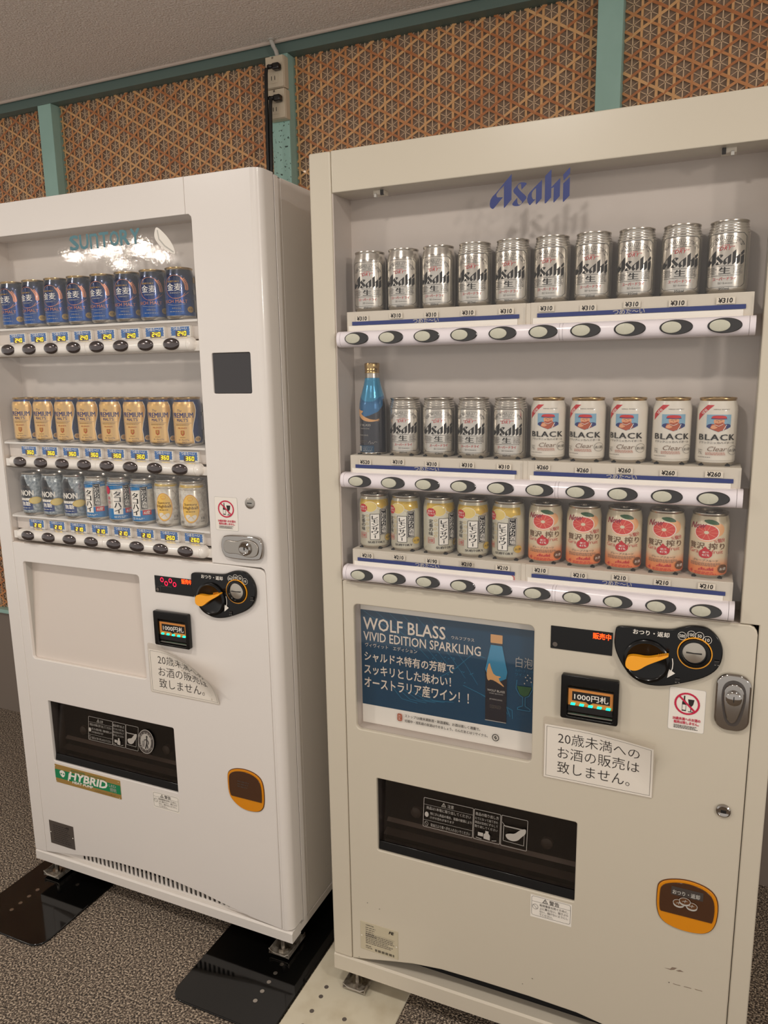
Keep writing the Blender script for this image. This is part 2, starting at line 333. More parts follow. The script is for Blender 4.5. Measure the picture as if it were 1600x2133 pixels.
    def arctext(s, t, cx, cz, r, h, a0, a1, m, off=0., flip=False, rz=None):
        n = len(t); wd = abs(a1-a0)/n*r*.8
        for i, ch in enumerate(t):
            if ch == ' ': continue
            a = a0+(a1-a0)*(i+.5)/n; x, z = cx+r*math.cos(a), cz+(rz or r)*math.sin(a)
            g_ = glyphs(ch); q = wd/2*min(1, (g_[3]-g_[2])/.62) if ord(ch) < 0x3000 else wd/2
            s.text(ch, x-q, z-h/2, x+q, z+h/2, m, off, rot=(a+PI/2 if flip else a-PI/2)); s.L -= 1
        s.L += 1; return s
    def logo(s, x0, z0, x1, z1, m):
        for p in ASAHI: s.poly([(x0+a/1000*(x1-x0), z0+b/1000*(z1-z0)) for a, b in p], m); s.L -= 1
        s.L += 1; return s
    def suntory(s, x0, z0, x1, z1, m, w=.2):
        n = 7; p = (x1-x0)/n; h = z1-z0; W_ = w*h*.95
        for i, ch in enumerate('SU_TORY'):
            a, b = x0+p*(i+.08), x0+p*(i+.92)
            if ch == '_':
                e = W_/2; s.line([(a+e, z0), (a+e, z1-e), (b-e-p*.12, z1-e), (b-e, z1-e-h*.15), (b-e, z0)], W_, m)
            else: s.text(ch, a, z0, b, z1, m, .03)
            s.L -= 1
        s.L += 1; return s
    def digits(s, t, x0, z0, x1, z1, m, w=.14, slant=.08):
        n = len(t); p = (x1-x0)/n; h = z1-z0
        for i, ch in enumerate(t):
            a, b = x0+p*(i+.22), x0+p*(i+.78); zm = (z0+z1)/2; q = w*h*.5
            sg = dict(a=((a, z1), (b, z1)), b=((b, z1), (b, zm)), c=((b, zm), (b, z0)), d=((a, z0), (b, z0)), e=((a, zm), (a, z0)), f=((a, z1), (a, zm)), g=((a, zm), (b, zm)))
            for k in SEG7[ch]:
                (xa, za), (xb, zb) = sg[k]; s.line([(xa+(za-zm)*slant, za), (xb+(zb-zm)*slant, zb)], w*h, m); s.L -= .9
        return s
    def fine(s, x0, z0, x1, z1, rows, m, fill=.5, seed=1):   # rows of print too small to read: broken hairlines
        r = random.Random(seed); h = (z1-z0)/rows; s.L += 1; L = s.L
        for i in range(rows):
            z = z1-h*(i+.5); x = x0
            end = x1-(x1-x0)*r.random()*.25
            while x < end:
                w = h*r.uniform(.5, 1.6); s.tris([(x, z-h*fill/2), (min(x+w, end), z-h*fill/2), (min(x+w, end), z+h*fill/2), (x, z+h*fill/2)], [(0, 1, 2, 3)], m, L); x += w+h*.3
        return s
    def build(s, name, parent, off=None): return s.b.build(name, parent, off, smooth=0)
def flat(y, step=.00012): return lambda x, z, L: (x, y-step*L, z)

def warning_triangle(p, cx, cz, r, m):
    p.line([(cx, cz+r), (cx-r, cz-r*.7), (cx+r, cz-r*.7)], r*.22, m, True); p.rect(cx-r*.1, cz-r*.25, cx+r*.1, cz+r*.45, m); p.rect(cx-r*.1, cz-r*.55, cx+r*.1, cz-r*.38, m)
def prohibit(p, cx, cz, rx, rz, w, m):
    p.ring(cx, cz, rx, rz, w, m); p.line([(cx-rx*.7, cz+rz*.7), (cx+rx*.7, cz-rz*.7)], w, m)
def age_sticker(p, x0, z0, x1, z1):
    w, h = x1-x0, z1-z0; X = lambda u: x0+w*u; Z = lambda v: z0+h*v
    p.rect(x0-.0006, z0-.0006, x1+.0006, z1+.0006, 'lightgrey', .003); p.rect(x0, z0, x1, z1, 'white', .003)
    p.poly([(X(.36), Z(.47)), (X(.48), Z(.47)), (X(.48), Z(.68)), (X(.44), Z(.74)), (X(.44), Z(.83)), (X(.40), Z(.83)), (X(.40), Z(.74)), (X(.36), Z(.68))], 'ink')
    p.rect(X(.375), Z(.50), X(.465), Z(.62), 'white')
    p.poly([(X(.52), Z(.76)), (X(.70), Z(.76)), (X(.67), Z(.64)), (X(.63), Z(.60)), (X(.59), Z(.60)), (X(.55), Z(.64))], 'ink'); p.rect(X(.60), Z(.48), X(.62), Z(.61), 'ink'); p.rect(X(.54), Z(.465), X(.68), Z(.48), 'ink')
    prohibit(p, X(.5), Z(.65), w*.33, h*.24, h*.04, 'pinkred')
    p.text('20歳未満へのお酒の', X(.12), Z(.25), X(.9), Z(.32), 'pinkred', .03); p.text('販売は致しません。', X(.16), Z(.165), X(.86), Z(.235), 'pinkred', .03)
    p.fine(X(.16), Z(.05), X(.84), Z(.14), 3, 'ink', .45, 3)
def warn_sticker(p, x0, z0, x1, z1):
    w, h = x1-x0, z1-z0; X = lambda u: x0+w*u; Z = lambda v: z0+h*v
    p.rect(x0, z0, x1, z1, 'white'); p.frame(X(.03), Z(.1), X(.97), Z(.95), .0006, 'ink', .004); p.line([(X(.03), Z(.72)), (X(.97), Z(.72))], .0005, 'ink')
    warning_triangle(p, X(.36), Z(.82), h*.095, 'ink'); p.text('警告', X(.46), Z(.735), X(.70), Z(.92), 'ink')
    prohibit(p, X(.12), Z(.5), w*.07, h*.11, .0005, 'ink')
    for i, t in enumerate(['転倒事故を防ぐために、', '上に乗らない、揺さぶら', 'ない、傾けないようにし', 'てください。']):
        p.text(t, X(.23), Z(.57-.14*i), X(.92 if i < 3 else .55), Z(.68-.14*i), 'ink')
def flap_sticker(p, x0, z0, x1, z1, recycle=False):
    w, h = x1-x0, z1-z0; X = lambda u: x0+w*u; Z = lambda v: z0+h*v; g = 'greytext'; lw = .0009
    a, b = .50, .76
    p.frame(X(0), Z(0), X(a-.01), Z(1), lw, g, .002); p.frame(X(a), Z(0), X(b-.01), Z(1), lw, g, .002); p.frame(X(b), Z(0), X(1), Z(1), lw, g, .002)
    warning_triangle(p, X(.2), Z(.88), h*.07, g); p.text('注意', X(.24), Z(.82), X(.3), Z(.94), g)
    p.line([(X(0), Z(.78)), (X(a-.01), Z(.78))], .0005, g); p.line([(X(0), Z(.25)), (X(a-.01), Z(.25))], .0005, g)
    p.text('商品は1本毎に取り出してください', X(.03), Z(.63), X(.47), Z(.74), g); p.text('特にびん商品の場合、容器の破損により', X(.07), Z(.46), X(.48), Z(.56), g); p.text('けがの恐れがあります', X(.07), Z(.33), X(.31), Z(.42), g)
    p.ell(X(.035), Z(.45), h*.07, h*.09, g); prohibit(p, X(.035), Z(.13), h*.06, h*.08, .0006, g); p.text('取出口より奥へ手を入れないでください', X(.08), Z(.07), X(.47), Z(.18), g)
    p.text('商品の取り出し方', X(a+.015), Z(.82), X(b-.025), Z(.93), g)
    for i, t in enumerate(['たてになって出てきた', '商品は左右にずらして', '取り出してください']): p.text(t, X(a+.012), Z(.68-.13*i), X(b-.03), Z(.77-.13*i), g)
    p.poly([(X(.60), Z(.10)), (X(.66), Z(.08)), (X(.66), Z(.24)), (X(.645), Z(.3)), (X(.645), Z(.37)), (X(.615), Z(.37)), (X(.615), Z(.3)), (X(.60), Z(.24))], g); p.rect(X(.545), Z(.16), X(.595), Z(.28), g)
    p.line([(X(.53), Z(.09)), (X(.58), Z(.07))], .0012, g); p.line([(X(.68), Z(.09)), (X(.72), Z(.12))], .0012, g)
    p.line([(X(.785), Z(.22)), (X(.785), Z(.7)), (X(.97), Z(.7))], .001, g); p.line([(X(.77), Z(.8)), (X(.80), Z(.68)), (X(.975), Z(.68)), (X(.975), Z(.18)), (X(.785), Z(.2))], .0008, g)
    p.poly(chaikin([(X(.82), Z(.28)), (X(.80), Z(.42)), (X(.84), Z(.48)), (X(.89), Z(.5)), (X(.93), Z(.66)), (X(.99), Z(.76)), (X(.99), Z(.58)), (X(.95), Z(.44)), (X(.92), Z(.3)), (X(.87), Z(.24))]), g)
    if recycle:
        cx, cz, rx, rz = X(1.165), Z(.5), w*.155, h*.50
        p.ell(cx, cz, rx, rz, 'greytext'); p.ell(cx, cz, rx*.95, rz*.95, 'dark2'); p.ell(cx, cz, rx*.66, rz*.66, 'greytext')
        p.arctext('のんだあとは', cx, cz, rx*.82, .0075, PI*.88, PI*.12, 'greytext'); p.arctext('リサイクル', cx, cz, rx*.82, .0075, -PI*.85, -PI*.15, 'greytext', flip=True)
        p.ell(cx+rx*.12, cz+rz*.42, rx*.1, rz*.1, 'ink'); p.line([(cx+rx*.12, cz+rz*.3), (cx+rx*.14, cz-rz*.1), (cx+rx*.0, cz-rz*.55)], rx*.14, 'ink'); p.line([(cx+rx*.14, cz-rz*.1), (cx+rx*.28, cz-rz*.5)], rx*.12, 'ink'); p.line([(cx+rx*.1, cz+rz*.2), (cx-rx*.2, cz+rz*.12)], rx*.08, 'ink'); p.line([(cx+rx*.12, cz+rz*.2), (cx+rx*.35, cz+rz*.05), (cx+rx*.36, cz-rz*.15)], rx*.08, 'ink')
        for k in range(5): p.line([(cx-rx*(.44-.01*k), cz+rz*(.0-.1*k)), (cx-rx*.12, cz+rz*(.02-.1*k))], rx*.04, 'ink')

# ------------------------------------------------------------------ room
root_floor = tag(bpy.data.objects.new('floor', None), kind='structure'); COL.objects.link(root_floor)
# speckled carpet in two sheets, butted along an oblique joint
ax, ay, dx, dy = -.714, -.074, .176, -.25
def jp(t, o=0): n = math.hypot(dx, dy); return (ax+dx*t - dy/n*o, ay+dy*t + dx/n*o)
A_, B_ = jp(-3.4), jp(14)
MB().prismz([(-5, .84), (jp(-3.6, -.0004)), (jp(8, -.0004)), (-5, jp(8)[1])], -.02, 0, 'carpet').build('carpet_sheet', root_floor)
MB().prismz([(4.5, .84), (jp(-3.6, .0004)), (jp(8, .0004)), (4.5, jp(8)[1])], -.02, 0, 'carpet').build('carpet_sheet', root_floor)
MB().box(-5, 4.5, jp(8)[1], 1, -.06, -.021, 'gap').build('subfloor', root_floor)
c = MB().box(-5, 4.5, -4.2, .80, 2.375, 2.43, 'plaster').build('ceiling'); tag(c, kind='structure')
c = MB().tube([(-4, .742, 2.374), (4, .742, 2.374)], .006, 'plaster_edge').build('trim_1'); tag(c, kind='structure')
wall = tag(bpy.data.objects.new('wall_back', None), kind='structure'); COL.objects.link(wall)
MB().box(-5, 5, .80, .86, 0, 2.43, 'board').build('backing_board', wall)
MB().box(-5, 5, .783, .80, 0, .452, 'greywall').build('lower_panel', wall)
c = MB().box(-5, 5, .765, .80, .452, .468, 'aqua').build('trim_2', bevel=.002); tag(c, kind='structure')
c = MB().box(-5, 5, .753, .80, 2.343, 2.375, 'beamgreen').build('trim_3', bevel=.001); tag(c, kind='structure')
POST = [-2.4135, -1.475, -.5365, .4075, 1.346]
for i, x in enumerate(POST):
    b = MB().box(x, x+.061, .753, .80, .468, 2.343, 'aqua')
    o = b.build('trim_%d' % (i+4), bevel=.0015); tag(o, kind='structure')
    if i == 2:
        MB().box(x+.001, x+.060, .7522, .7530, 1.80, 2.158, 'aqua_worn').build('worn_paint', o)
# plaited bamboo: three families of strips passing over and under each other, thin strands through the open cells
dW = .0407; TH = (0, PI/3, 2*PI/3)
def clip(nx, nz, c, x0, x1, z0, z1):
    dx_, dz_ = -nz, nx; px, pz = nx*c, nz*c; t0, t1 = -9, 9
    for p, d, lo, hi in ((px, dx_, x0, x1), (pz, dz_, z0, z1)):
        if abs(d) < 1e-6:
            if p < lo or p > hi: return None
        else:
            a, b = (lo-p)/d, (hi-p)/d; t0 = max(t0, min(a, b)); t1 = min(t1, max(a, b))
    return (t0, t1) if t1-t0 > .02 else None
def weave(x0, x1, z0, z1):
    pan = bpy.data.objects.new('woven_panel', None); COL.objects.link(pan); pan.parent = wall; pan.location = ((x0+x1)/2, .79, z0)
    X0 = (x0+x1)/2; A = .0010; per = dW/math.sqrt(3)
    strand = MB()
    for fi, th in enumerate(TH):
        nx, nz = math.cos(th), math.sin(th)
        for k in range(-80, 80):
            c0 = (k+.5)*dW + nx*X0*0
            r = clip(nx, nz, c0, x0, x1, z0, z1)
            if r:
                t0, t1 = r; n = max(2, int((t1-t0)/(per/2))); w = .0031*random.uniform(.9, 1.12); b = MB(); vs = []
                for j in range(n+1):
                    t = t0+(t1-t0)*j/n; px, pz = nx*c0-nz*t, nz*c0+nx*t
                    y = .7915 - A*math.cos(PI*t/per + fi*2.1 + PI*k)
                    for s_ in (-1, 1): vs.append((px+nx*w*s_, y, pz+nz*w*s_)); vs.append((px+nx*w*s_, y+.0009, pz+nz*w*s_))
                fs = []
                for j in range(n):
                    a = j*4; e = a+4; fs += [(a, a+2, e+2, e), (a+1, e+1, e+3, a+3), (a, e, e+1, a+1), (a+2, a+3, e+3, e+2)]
                b.add(vs, fs, random.choice(['bamboo_a', 'bamboo_a', 'bamboo_b', 'bamboo_b', 'bamboo_c'] if fi else ['bamboo_a', 'bamboo_c', 'bamboo_c']))
                b.build('bamboo_strip', pan, smooth=0)
            c1 = k*dW; r = clip(nx, nz, c1, x0, x1, z0, z1)
            if r:
                t0, t1 = r; w = .0008 if fi else .0013; y = .7940
                p, q = (nx*c1-nz*t0, nz*c1+nx*t0), (nx*c1-nz*t1, nz*c1+nx*t1)
                strand.add([(p[0]-nx*w, y, p[1]-nz*w), (p[0]+nx*w, y, p[1]+nz*w), (q[0]+nx*w, y, q[1]+nz*w), (q[0]-nx*w, y, q[1]-nz*w),
                            (p[0], y+.0015, p[1]), (q[0], y+.0015, q[1])], [(0, 1, 2, 3), (0, 3, 5, 4), (1, 4, 5, 2)], 'strand')
    o = strand.build('thin_strands', pan, smooth=0); o['kind'] = 'stuff'
    MB().box(x0, x1, .7855, .787, z0, z1, 'acrylic').build('acrylic_sheet', pan, smooth=0)
for i in range(4):
    weave(POST[i]+.061, POST[i+1], (.47 if i == 0 else 1.70), 2.343)
weave(POST[4]+.061, POST[4]+.5, 1.95, 2.343)

# ceiling lamps of the hall (outside the photograph, they light it)
for x, y in NEAR+FAR:
    r = root('ceiling_downlight', ('round ceiling lamp above the aisle before the machines, outside the photo' if (x, y) in NEAR else 'round ceiling lamp far down the hall behind the camera, outside the photo'), 'lamp', (x, y, 2.375), ('ceiling lamps above the aisle' if (x, y) in NEAR else 'ceiling lamps far down the hall'))
    MB().lathe([(.085, 0), (.085, -.006), (.07, -.006), (.066, -.002), (.066, 0)], 'trimwhite', (x, y, 2.375), 32).build('trim_ring', r)
    MB().lathe([(.064, -.001), (.064, -.004)], 'lens', (x, y, 2.375), 32).build('lamp_lens', r)

# ------------------------------------------------------------------ cans
RC, HC = .0313, .1115
def can_profile(r, h, ribs=False):
    P = [(r*.74, .0004), (r*.86, .0), (r*.93, .003), (r*.99, .0075), (r, .0095), (r, h*.80)]
    if ribs:
        for k in range(4):
            z = h*(.815+.038*k); rr = r*(.985-.03*k); P += [(rr, z), (rr+.0006, z+h*.010), (rr+.0006, z+h*.018), (rr-.0008, z+h*.028)]
        P += [(r*.885, h*.967)]
    else: P += [(r*.995, h*.83), (r*.965, h*.87), (r*.91, h*.925), (r*.885, h*.955)]
    return P
def rad(P, z):
    for (r0, z0), (r1, z1) in zip(P, P[1:]):
        if z0 <= z <= z1 and z1 > z0: return r0+(r1-r0)*(z-z0)/(z1-z0)
    return P[-1][0]
def can_map(P, stretch=0):
    def f(u, v, L):
        r = rad(P, v)+.00022+.00007*L; a = u/(P[4][0]) - PI/2; y = r*math.sin(a)
        return (r*math.cos(a), y+(stretch if y > 1e-5 else 0), v)
    return f
def make_can(name, label, cat, art, body, lidm='can_lid', h=HC, ribs=False, r=RC, stretch=0, tab=True, turn=0., us=1.48):
    root_ = root(name, label, cat, (0, 0, 0)); P = can_profile(r, h, ribs); Z0 = (0, 0, 0)
    b = MB().lathe(P, body, seg=56)
    lid = MB().lathe([(r*.885, h*.955), (r*.90, h*.97), (r*.925, h*.985), (r*.92, h*.996), (r*.89, h), (r*.86, h*.985), (r*.83, h*.965), (r*.80, h*.962), (r*.2, h*.966)], lidm, seg=48)
    foot = MB().lathe([(r*.70, .003), (r*.75, -.0005), (r*.865, -.0007), (r*.972, .0040), (r*.988, .0058)], 'can_lid', seg=48)
    for q in (b, lid, foot):
        if stretch: q.v = [(x, y+(stretch if y > 1e-5 else 0), z) for x, y, z in q.v]
    b.build('can_body', root_, Z0, 30); lid.build('lid', root_, Z0, 30); foot.build('base_rim', root_, Z0, 30)
    if tab:
        t = MB(); t.lathe([(.0085, 0), (.0085, .0012), (.0055, .0012), (.0055, 0)], lidm, (0, .004+stretch/2, h*.972), 20); t.build('pull_tab', root_, Z0)
    fn = can_map(P, stretch)
    p = Print(lambda u, v, L: fn((u+turn)*us, v, L), -.0022, .0020); art(p, h); p.build('label_print', root_, Z0)
    return root_
mm = .001
def art_silver(p, h):
    k = h/.108*mm; B = 'black'
    o = [(-22.5, 14), (-18, 9.5), (18, 9.5), (22.5, 14), (22.5, 83), (18, 88), (-18, 88), (-22.5, 83)]
    p.line([(a*mm, b*k) for a, b in o], .0005, B, True)
    p.arctext('ASAHI BREWERIES LIMITED', 0, 65*k, .0185, .0044, PI*.90, PI*.10, 'ink', 0, rz=.0165)
    p.line([(.0205*math.cos(a/12*PI), 65*k+.0200*math.sin(a/12*PI)) for a in range(1, 12)], .0003, 'ink')
    p.text('ASAHI', -.0035, 77.2*k, .0035, 78.6*k, 'ink'); p.text('DRAFT BEER', -.006, 74.6*k, .006, 76.2*k, 'ink'); p.fine(-.011, 72.0*k, .011, 73.6*k, 1, 'ink', .35)
    p.text('SUPER', -.004, 69.6*k, .004, 71.2*k, 'red'); p.text('“DRY”', -.0085, 63.2*k, .0085, 68.8*k, 'red', 0, .35, 1.1)
    p.logo(-.0215, 41.5*k, .0195, 63.5*k, B)
    p.fine(-.008, 39.6*k, .020, 40.8*k, 1, 'ink', .5, 4)
    p.text('生', -.0056, 28.5*k, .0056, 38.5*k, B, .02)
    p.fine(.0085, 28*k, .0195, 39*k, 5, 'inkgrey', .4, 5); p.fine(-.0195, 28*k, -.0085, 39*k, 5, 'inkgrey', .4, 6); p.fine(-.0195, 25.4*k, .0195, 27*k, 1, 'inkgrey', .45, 7)
    p.text('スーパードライ', -.0120, 18.8*k, .0120, 23.8*k, 'red', .012); p.text('生ビール', -.006, 13.4*k, .0005, 16.6*k, 'ink', .008); p.fine(.001, 13.8*k, .009, 15.4*k, 1, 'ink', .4)
    p.text('350ml', -.0050, 4.6*k, .0050, 8.0*k, B)
    p.text('KARAKUCHI', -.008, 90.4*k, .008, 92.6*k, 'inkgrey')
def art_black(p, h):
    k = h/.108*mm
    p.poly([(-.0245, 72*k), (-.0245, 82*k), (-.0135, 97*k), (-.0055, 97*k)], 'red'); p.text('NEW', -.0205, 84*k, -.0115, 89*k, 'white', .02, rot=.95)
    p.text('NIKKA WHISKY', -.006, 89.3*k, .011, 91*k, 'inkgrey')
    s = [(-13, 82), (13, 82), (13, 62), (0, 54.5), (-13, 62)]; p.poly([(a*mm, b*k) for a, b in s], 'skyblue')
    p.poly(chaikin([(a*mm, b*k) for a, b in [(-13, 62), (-12, 66), (-7, 68), (-3, 66), (5, 66), (9, 68), (13, 66), (13, 62), (0, 54.5)]], 1), 'coatblue')
    p.poly([(a*mm, b*k) for a, b in [(-9, 60), (-7, 67), (6, 68), (8, 60), (0, 54.8)]], 'beard'); p.poly(chaikin([(a*mm, b*k) for a, b in [(-8, 64), (-3, 67), (0, 63), (-4, 59), (-8, 60)]]), 'skin')
    p.poly(chaikin([(a*mm, b*k) for a, b in [(-5, 76), (5, 77), (6, 70), (3, 64), (-2, 64), (-5.5, 69)]]), 'skin'); p.poly(chaikin([(a*mm, b*k) for a, b in [(-4.5, 69), (0, 68.5), (5, 71), (4, 64), (0, 62), (-4, 64)]]), 'beard')
    p.line([(-.003, 72.6*k), (-.001, 72.8*k)], .0006, 'brown'); p.line([(.001, 72.8*k), (.003, 73*k)], .0006, 'brown'); p.line([(-.0002, 72*k), (-.0006, 70.2*k)], .0004, 'brown'); p.line([(-.002, 68.4*k), (.002, 68.6*k)], .0005, 'skin')
    p.poly(chaikin([(a*mm, b*k) for a, b in [(-8, 77), (-6, 80.8), (6, 80.6), (8, 77.5), (7, 75), (-7, 75.2)]]), 'hatred'); p.line([(-.0075, 76*k), (0, 75.2*k), (.0075, 75.6*k)], .0012, 'coatblue')
    p.line([(.0045, 57.2*k), (.0078, 66*k)], .0007, 'white'); p.line([(-.004, 66*k), (0, 64*k), (.004, 67*k)], .0006, 'white')
    p.text('BLACK', -.021, 41.5*k, .019, 51*k, 'black', .03, 0, 1.15); p.text('ブラックニッカハイボール', -.021, 35.8*k, .019, 39.6*k, 'black', .015)
    p.text('Clear', -.010, 24*k, .010, 31.5*k, 'brown', -.008, .3); p.fine(-.012, 17.5*k, .011, 22.5*k, 3, 'beard', .4, 9)
    p.ring(.0175, 25.5*k, .0062, .0075, .0004, 'ink'); p.text('お酒', .0125, 23*k, .0225, 27.6*k, 'ink', .01)
    p.text('7%', -.021, 18.6*k, -.0160, 23.5*k, 'inkgrey'); p.fine(-.021, 25*k, -.0155, 26.4*k, 1, 'inkgrey'); p.fine(-.021, 13.5*k, -.006, 15*k, 1, 'inkgrey', .5); p.line([(-.02, 9.4*k), (.02, 9.4*k)], .0003, 'inkgrey')
    p.fine(.03, 40*k, .033, 92*k, 22, 'ink', .5, 2)
def art_lemon(p, h, kind=0):
    k = h/.108*mm
    p.poly([(a*mm, b*k) for a, b in [(-24, 84), (-24, 98), (24, 98), (24, 84), (16, 84), (11, 80), (5, 84), (-2, 77), (-8, 74), (-15, 80), (-20, 84)]], 'lemonyel'); p.ell(-.006, 84*k, .010, .0105, 'paleyel'); p.ring(-.006, 84*k, .010, .0105, .0006, 'white'); p.ring(.010, 88*k, .009, .010, .0006, 'paleyel')
    p.poly([(-.0165+.0072*math.cos(PI/8+i*PI/4), 81*k+.0088*math.sin(PI/8+i*PI/4)) for i in range(8)], 'red'); p.text('酒場で', -.0215, 81.4*k, -.0115, 85.2*k, 'white', .01); p.text('愛される', -.0222, 76.8*k, -.0108, 80.4*k, 'white', .01)
    p.vtext('定番の味', -.0165, 68*k, 36*k, .0062, 'ink', .01)
    for i, (a, b) in enumerate([(-10, 66), (-9, 58), (-10.5, 50), (-9.5, 42), (-10, 36)]): p.ring(a*mm, b*k, .0018, .0021, .0004, 'lemonyel')
    p.frame(-.0205, 22*k, -.0118, 32*k, .0005, 'red'); p.text('7度', -.0195, 24*k, -.0128, 30*k, 'red', .01)
    p.rect(-.006, 18.5*k, .0075, 70*k, 'black'); p.rect(-.0052, 19.4*k, .0067, 69.2*k, 'white'); p.vtext('レモンサワー', .0008, 67*k, 21*k, .0092, 'black', .03)
    q = [(7.0, 28), (17.2, 29), (18.2, 80), (8.0, 79)]; p.poly([(a*mm, b*k) for a, b in q], 'black'); p.line([(a*mm, b*k) for a, b in [(7.9, 29.4), (16.5, 30.2), (17.4, 78.6), (8.8, 77.8)]], .0005, 'white', True)
    p.vtext('こだわり酒場', .0127, 77*k, 31*k, .0066, 'white', .015)
    p.suntory(-.0095, 11.5*k, .0145, 15.5*k, 'ink', .22)
    p.ell(.0205, 21.5*k, .0055, .0072, 'lemonyel'); p.text('お酒', .0163, 19.2*k, .0247, 23.6*k, 'ink', .01)
def art_takohai(p, h, kind=0):
    k = h/.108*mm
    p.poly([(a*mm, b*k) for a, b in [(-24, 78), (-24, 96), (24, 96), (24, 84), (4, 82)]], 'can_blue'); p.rect(-.030, 8*k, .030, 34*k, 'can_blue')
    p.rect(-.0095, 20*k, .004, 78*k, 'white'); p.vtext('タコハイ', -.0028, 76*k, 22*k, .0100, 'black', .04)
    p.poly([(a*mm, b*k) for a, b in [(4.6, 36), (15, 37), (16, 90), (5.6, 89)]], 'black'); p.line([(a*mm, b*k) for a, b in [(5.4, 37.5), (14.2, 38.3), (15.2, 88.6), (6.4, 87.8)]], .0005, 'white', True)
    p.vtext('こだわり酒場', .0103, 87*k, 39*k, .0068, 'white', .02)
    p.rect(.0075, 23*k, .0195, 34.5*k, 'red'); p.text('6度', .009, 24.6*k, .018, 33*k, 'white', .02, .2); p.fine(-.009, 11*k, .010, 17*k, 2, 'white', .35)
    p.ell(-.0185, 78*k, .005, .010, 'pinkred'); p.vtext('味わい', -.0165, 64*k, 34*k, .005, 'pinkred', 0)
def art_lemon_dark(p, h, kind=0):
    k = h/.108*mm
    p.poly([(a*mm, b*k) for a, b in [(-20, 38), (-20, 84), (-12, 99), (-3, 99), (3, 76), (8, 68), (9, 38)]], 'can_black')
    p.arctext('SOUR', -.004, 54*k, .020, .006, PI*.68, PI*.30, 'inkgrey', .02); p.text('-INON', -.020, 50*k, .0115, 64*k, 'white', .05); p.rect(-.018, 38*k, .008, 44*k, 'white'); p.text('レモン', -.009, 38.8*k, .001, 43.4*k, 'ink')
    p.rect(-.016, 14*k, .009, 37*k, 'can_navy'); p.text('無糖', -.012, 24*k, .005, 35.4*k, 'white', .03); p.fine(-.013, 17*k, .006, 21*k, 1, 'lightgrey', .5)
    p.poly(ell(.0135, 38*k, .0105, .009, 24, .35), 'lemonyel'); p.poly(ell(.0135, 38*k, .0088, .0074, 24, .35), 'paleyel')
def art_highball(p, h, kind=0):
    k = h/.108*mm
    p.rect(-.030, 93*k, .030, 99.5*k, 'lemonyel')
    p.poly(ell(.0, 46*k, .0158, .033, 36), 'amber'); p.poly(ell(.0, 46*k, .0148, .0318, 36), 'ovalyel'); p.poly(chaikin([(a*mm, b*k) for a, b in [(-12, 30), (-4, 34), (0, 28), (8, 33), (11, 27), (5, 18), (-4, 17)]], 1), 'can_white')
    p.frame(-.0045, 66*k, .0045, 72*k, .0007, 'amber', .002); p.line([(-.003, 64*k), (.003, 64*k)], .0007, 'amber')
    p.text('Suntory', -.0115, 52*k, .0115, 59*k, 'brown', .02, -.06); p.text('Highball', -.0135, 43*k, .0135, 51.5*k, 'brown', .02, -.06); p.fine(-.009, 38*k, .009, 41*k, 1, 'brown', .5); p.line([(-.006, 24*k), (0, 30*k), (.005, 22*k)], .0009, 'ovalyel')
    p.text('お酒', .0175, 20*k, .0255, 26*k, 'ink'); p.fine(.017, 14*k, .026, 18*k, 2, 'inkgrey', .4); p.fine(-.022, 12*k, -.014, 18*k, 2, 'inkgrey', .5)
    for a, b, c_, d in ((18, 84, 24, 74), (24, 74, 19, 64), (-20, 60, -24, 50), (22, 60, 26, 48), (19, 44, 25, 38), (-19, 80, -23, 70)): p.line([(a*mm, b*k), (c_*mm, d*k)], .0005, 'inkgrey')
def art_malt(p, h):
    k = h/.108*mm
    p.line([(.0165*math.cos(a/24*2*PI), 66*k+.0245*math.sin(a/24*2*PI)) for a in range(2, 23)], .0007, 'copper')
    p.line([(-.004, 42.4*k), (.004, 42.6*k), (.012, 47*k), (.020, 55*k)], .0008, 'copper')
    p.suntory(-.0125, 75.6*k, .0065, 79*k, 'gold', .2); p.text('金麦', -.0135, 58*k, .0095, 73.5*k, 'white', .012)
    for i in range(9):
        t = i/8; x, z = .0175-.0045*(1-t)**1.5*0+.002*math.sin(t*3)-.006*t, (60+22*t)*k
        for s_ in (-1, 1): p.poly(ell(x+s_*.0016, z+.0012, .0011, .0026, 8, -s_*.5), 'copper'); p.L -= 1
    p.fine(-.009, 51.5*k, .008, 55.5*k, 2, 'greytext', .4); p.text('RICH MALT', -.0195, 32.4*k, .0175, 39.4*k, 'copper', .0)
    p.line([(-.014, 29.8*k), (-.004, 27.6*k), (.002, 27.8*k), (.014, 30.4*k)], .0006, 'greytext'); p.text('天然水仕込', -.007, 19.4*k, .007, 22.8*k, 'greytext', .01); p.fine(-.011, 12.8*k, .011, 15.6*k, 1, 'greytext', .4)
    p.ell(.0222, 19*k, .0056, .0066, 'gold'); p.text('お酒', .0185, 17*k, .0259, 21.2*k, 'ink')
    p.rect(.031, 76*k, .037, 88*k, 'gold'); p.rect(.031, 52*k, .037, 62*k, 'lightgrey'); p.rect(.032, 14*k, .038, 40*k, 'lightgrey')
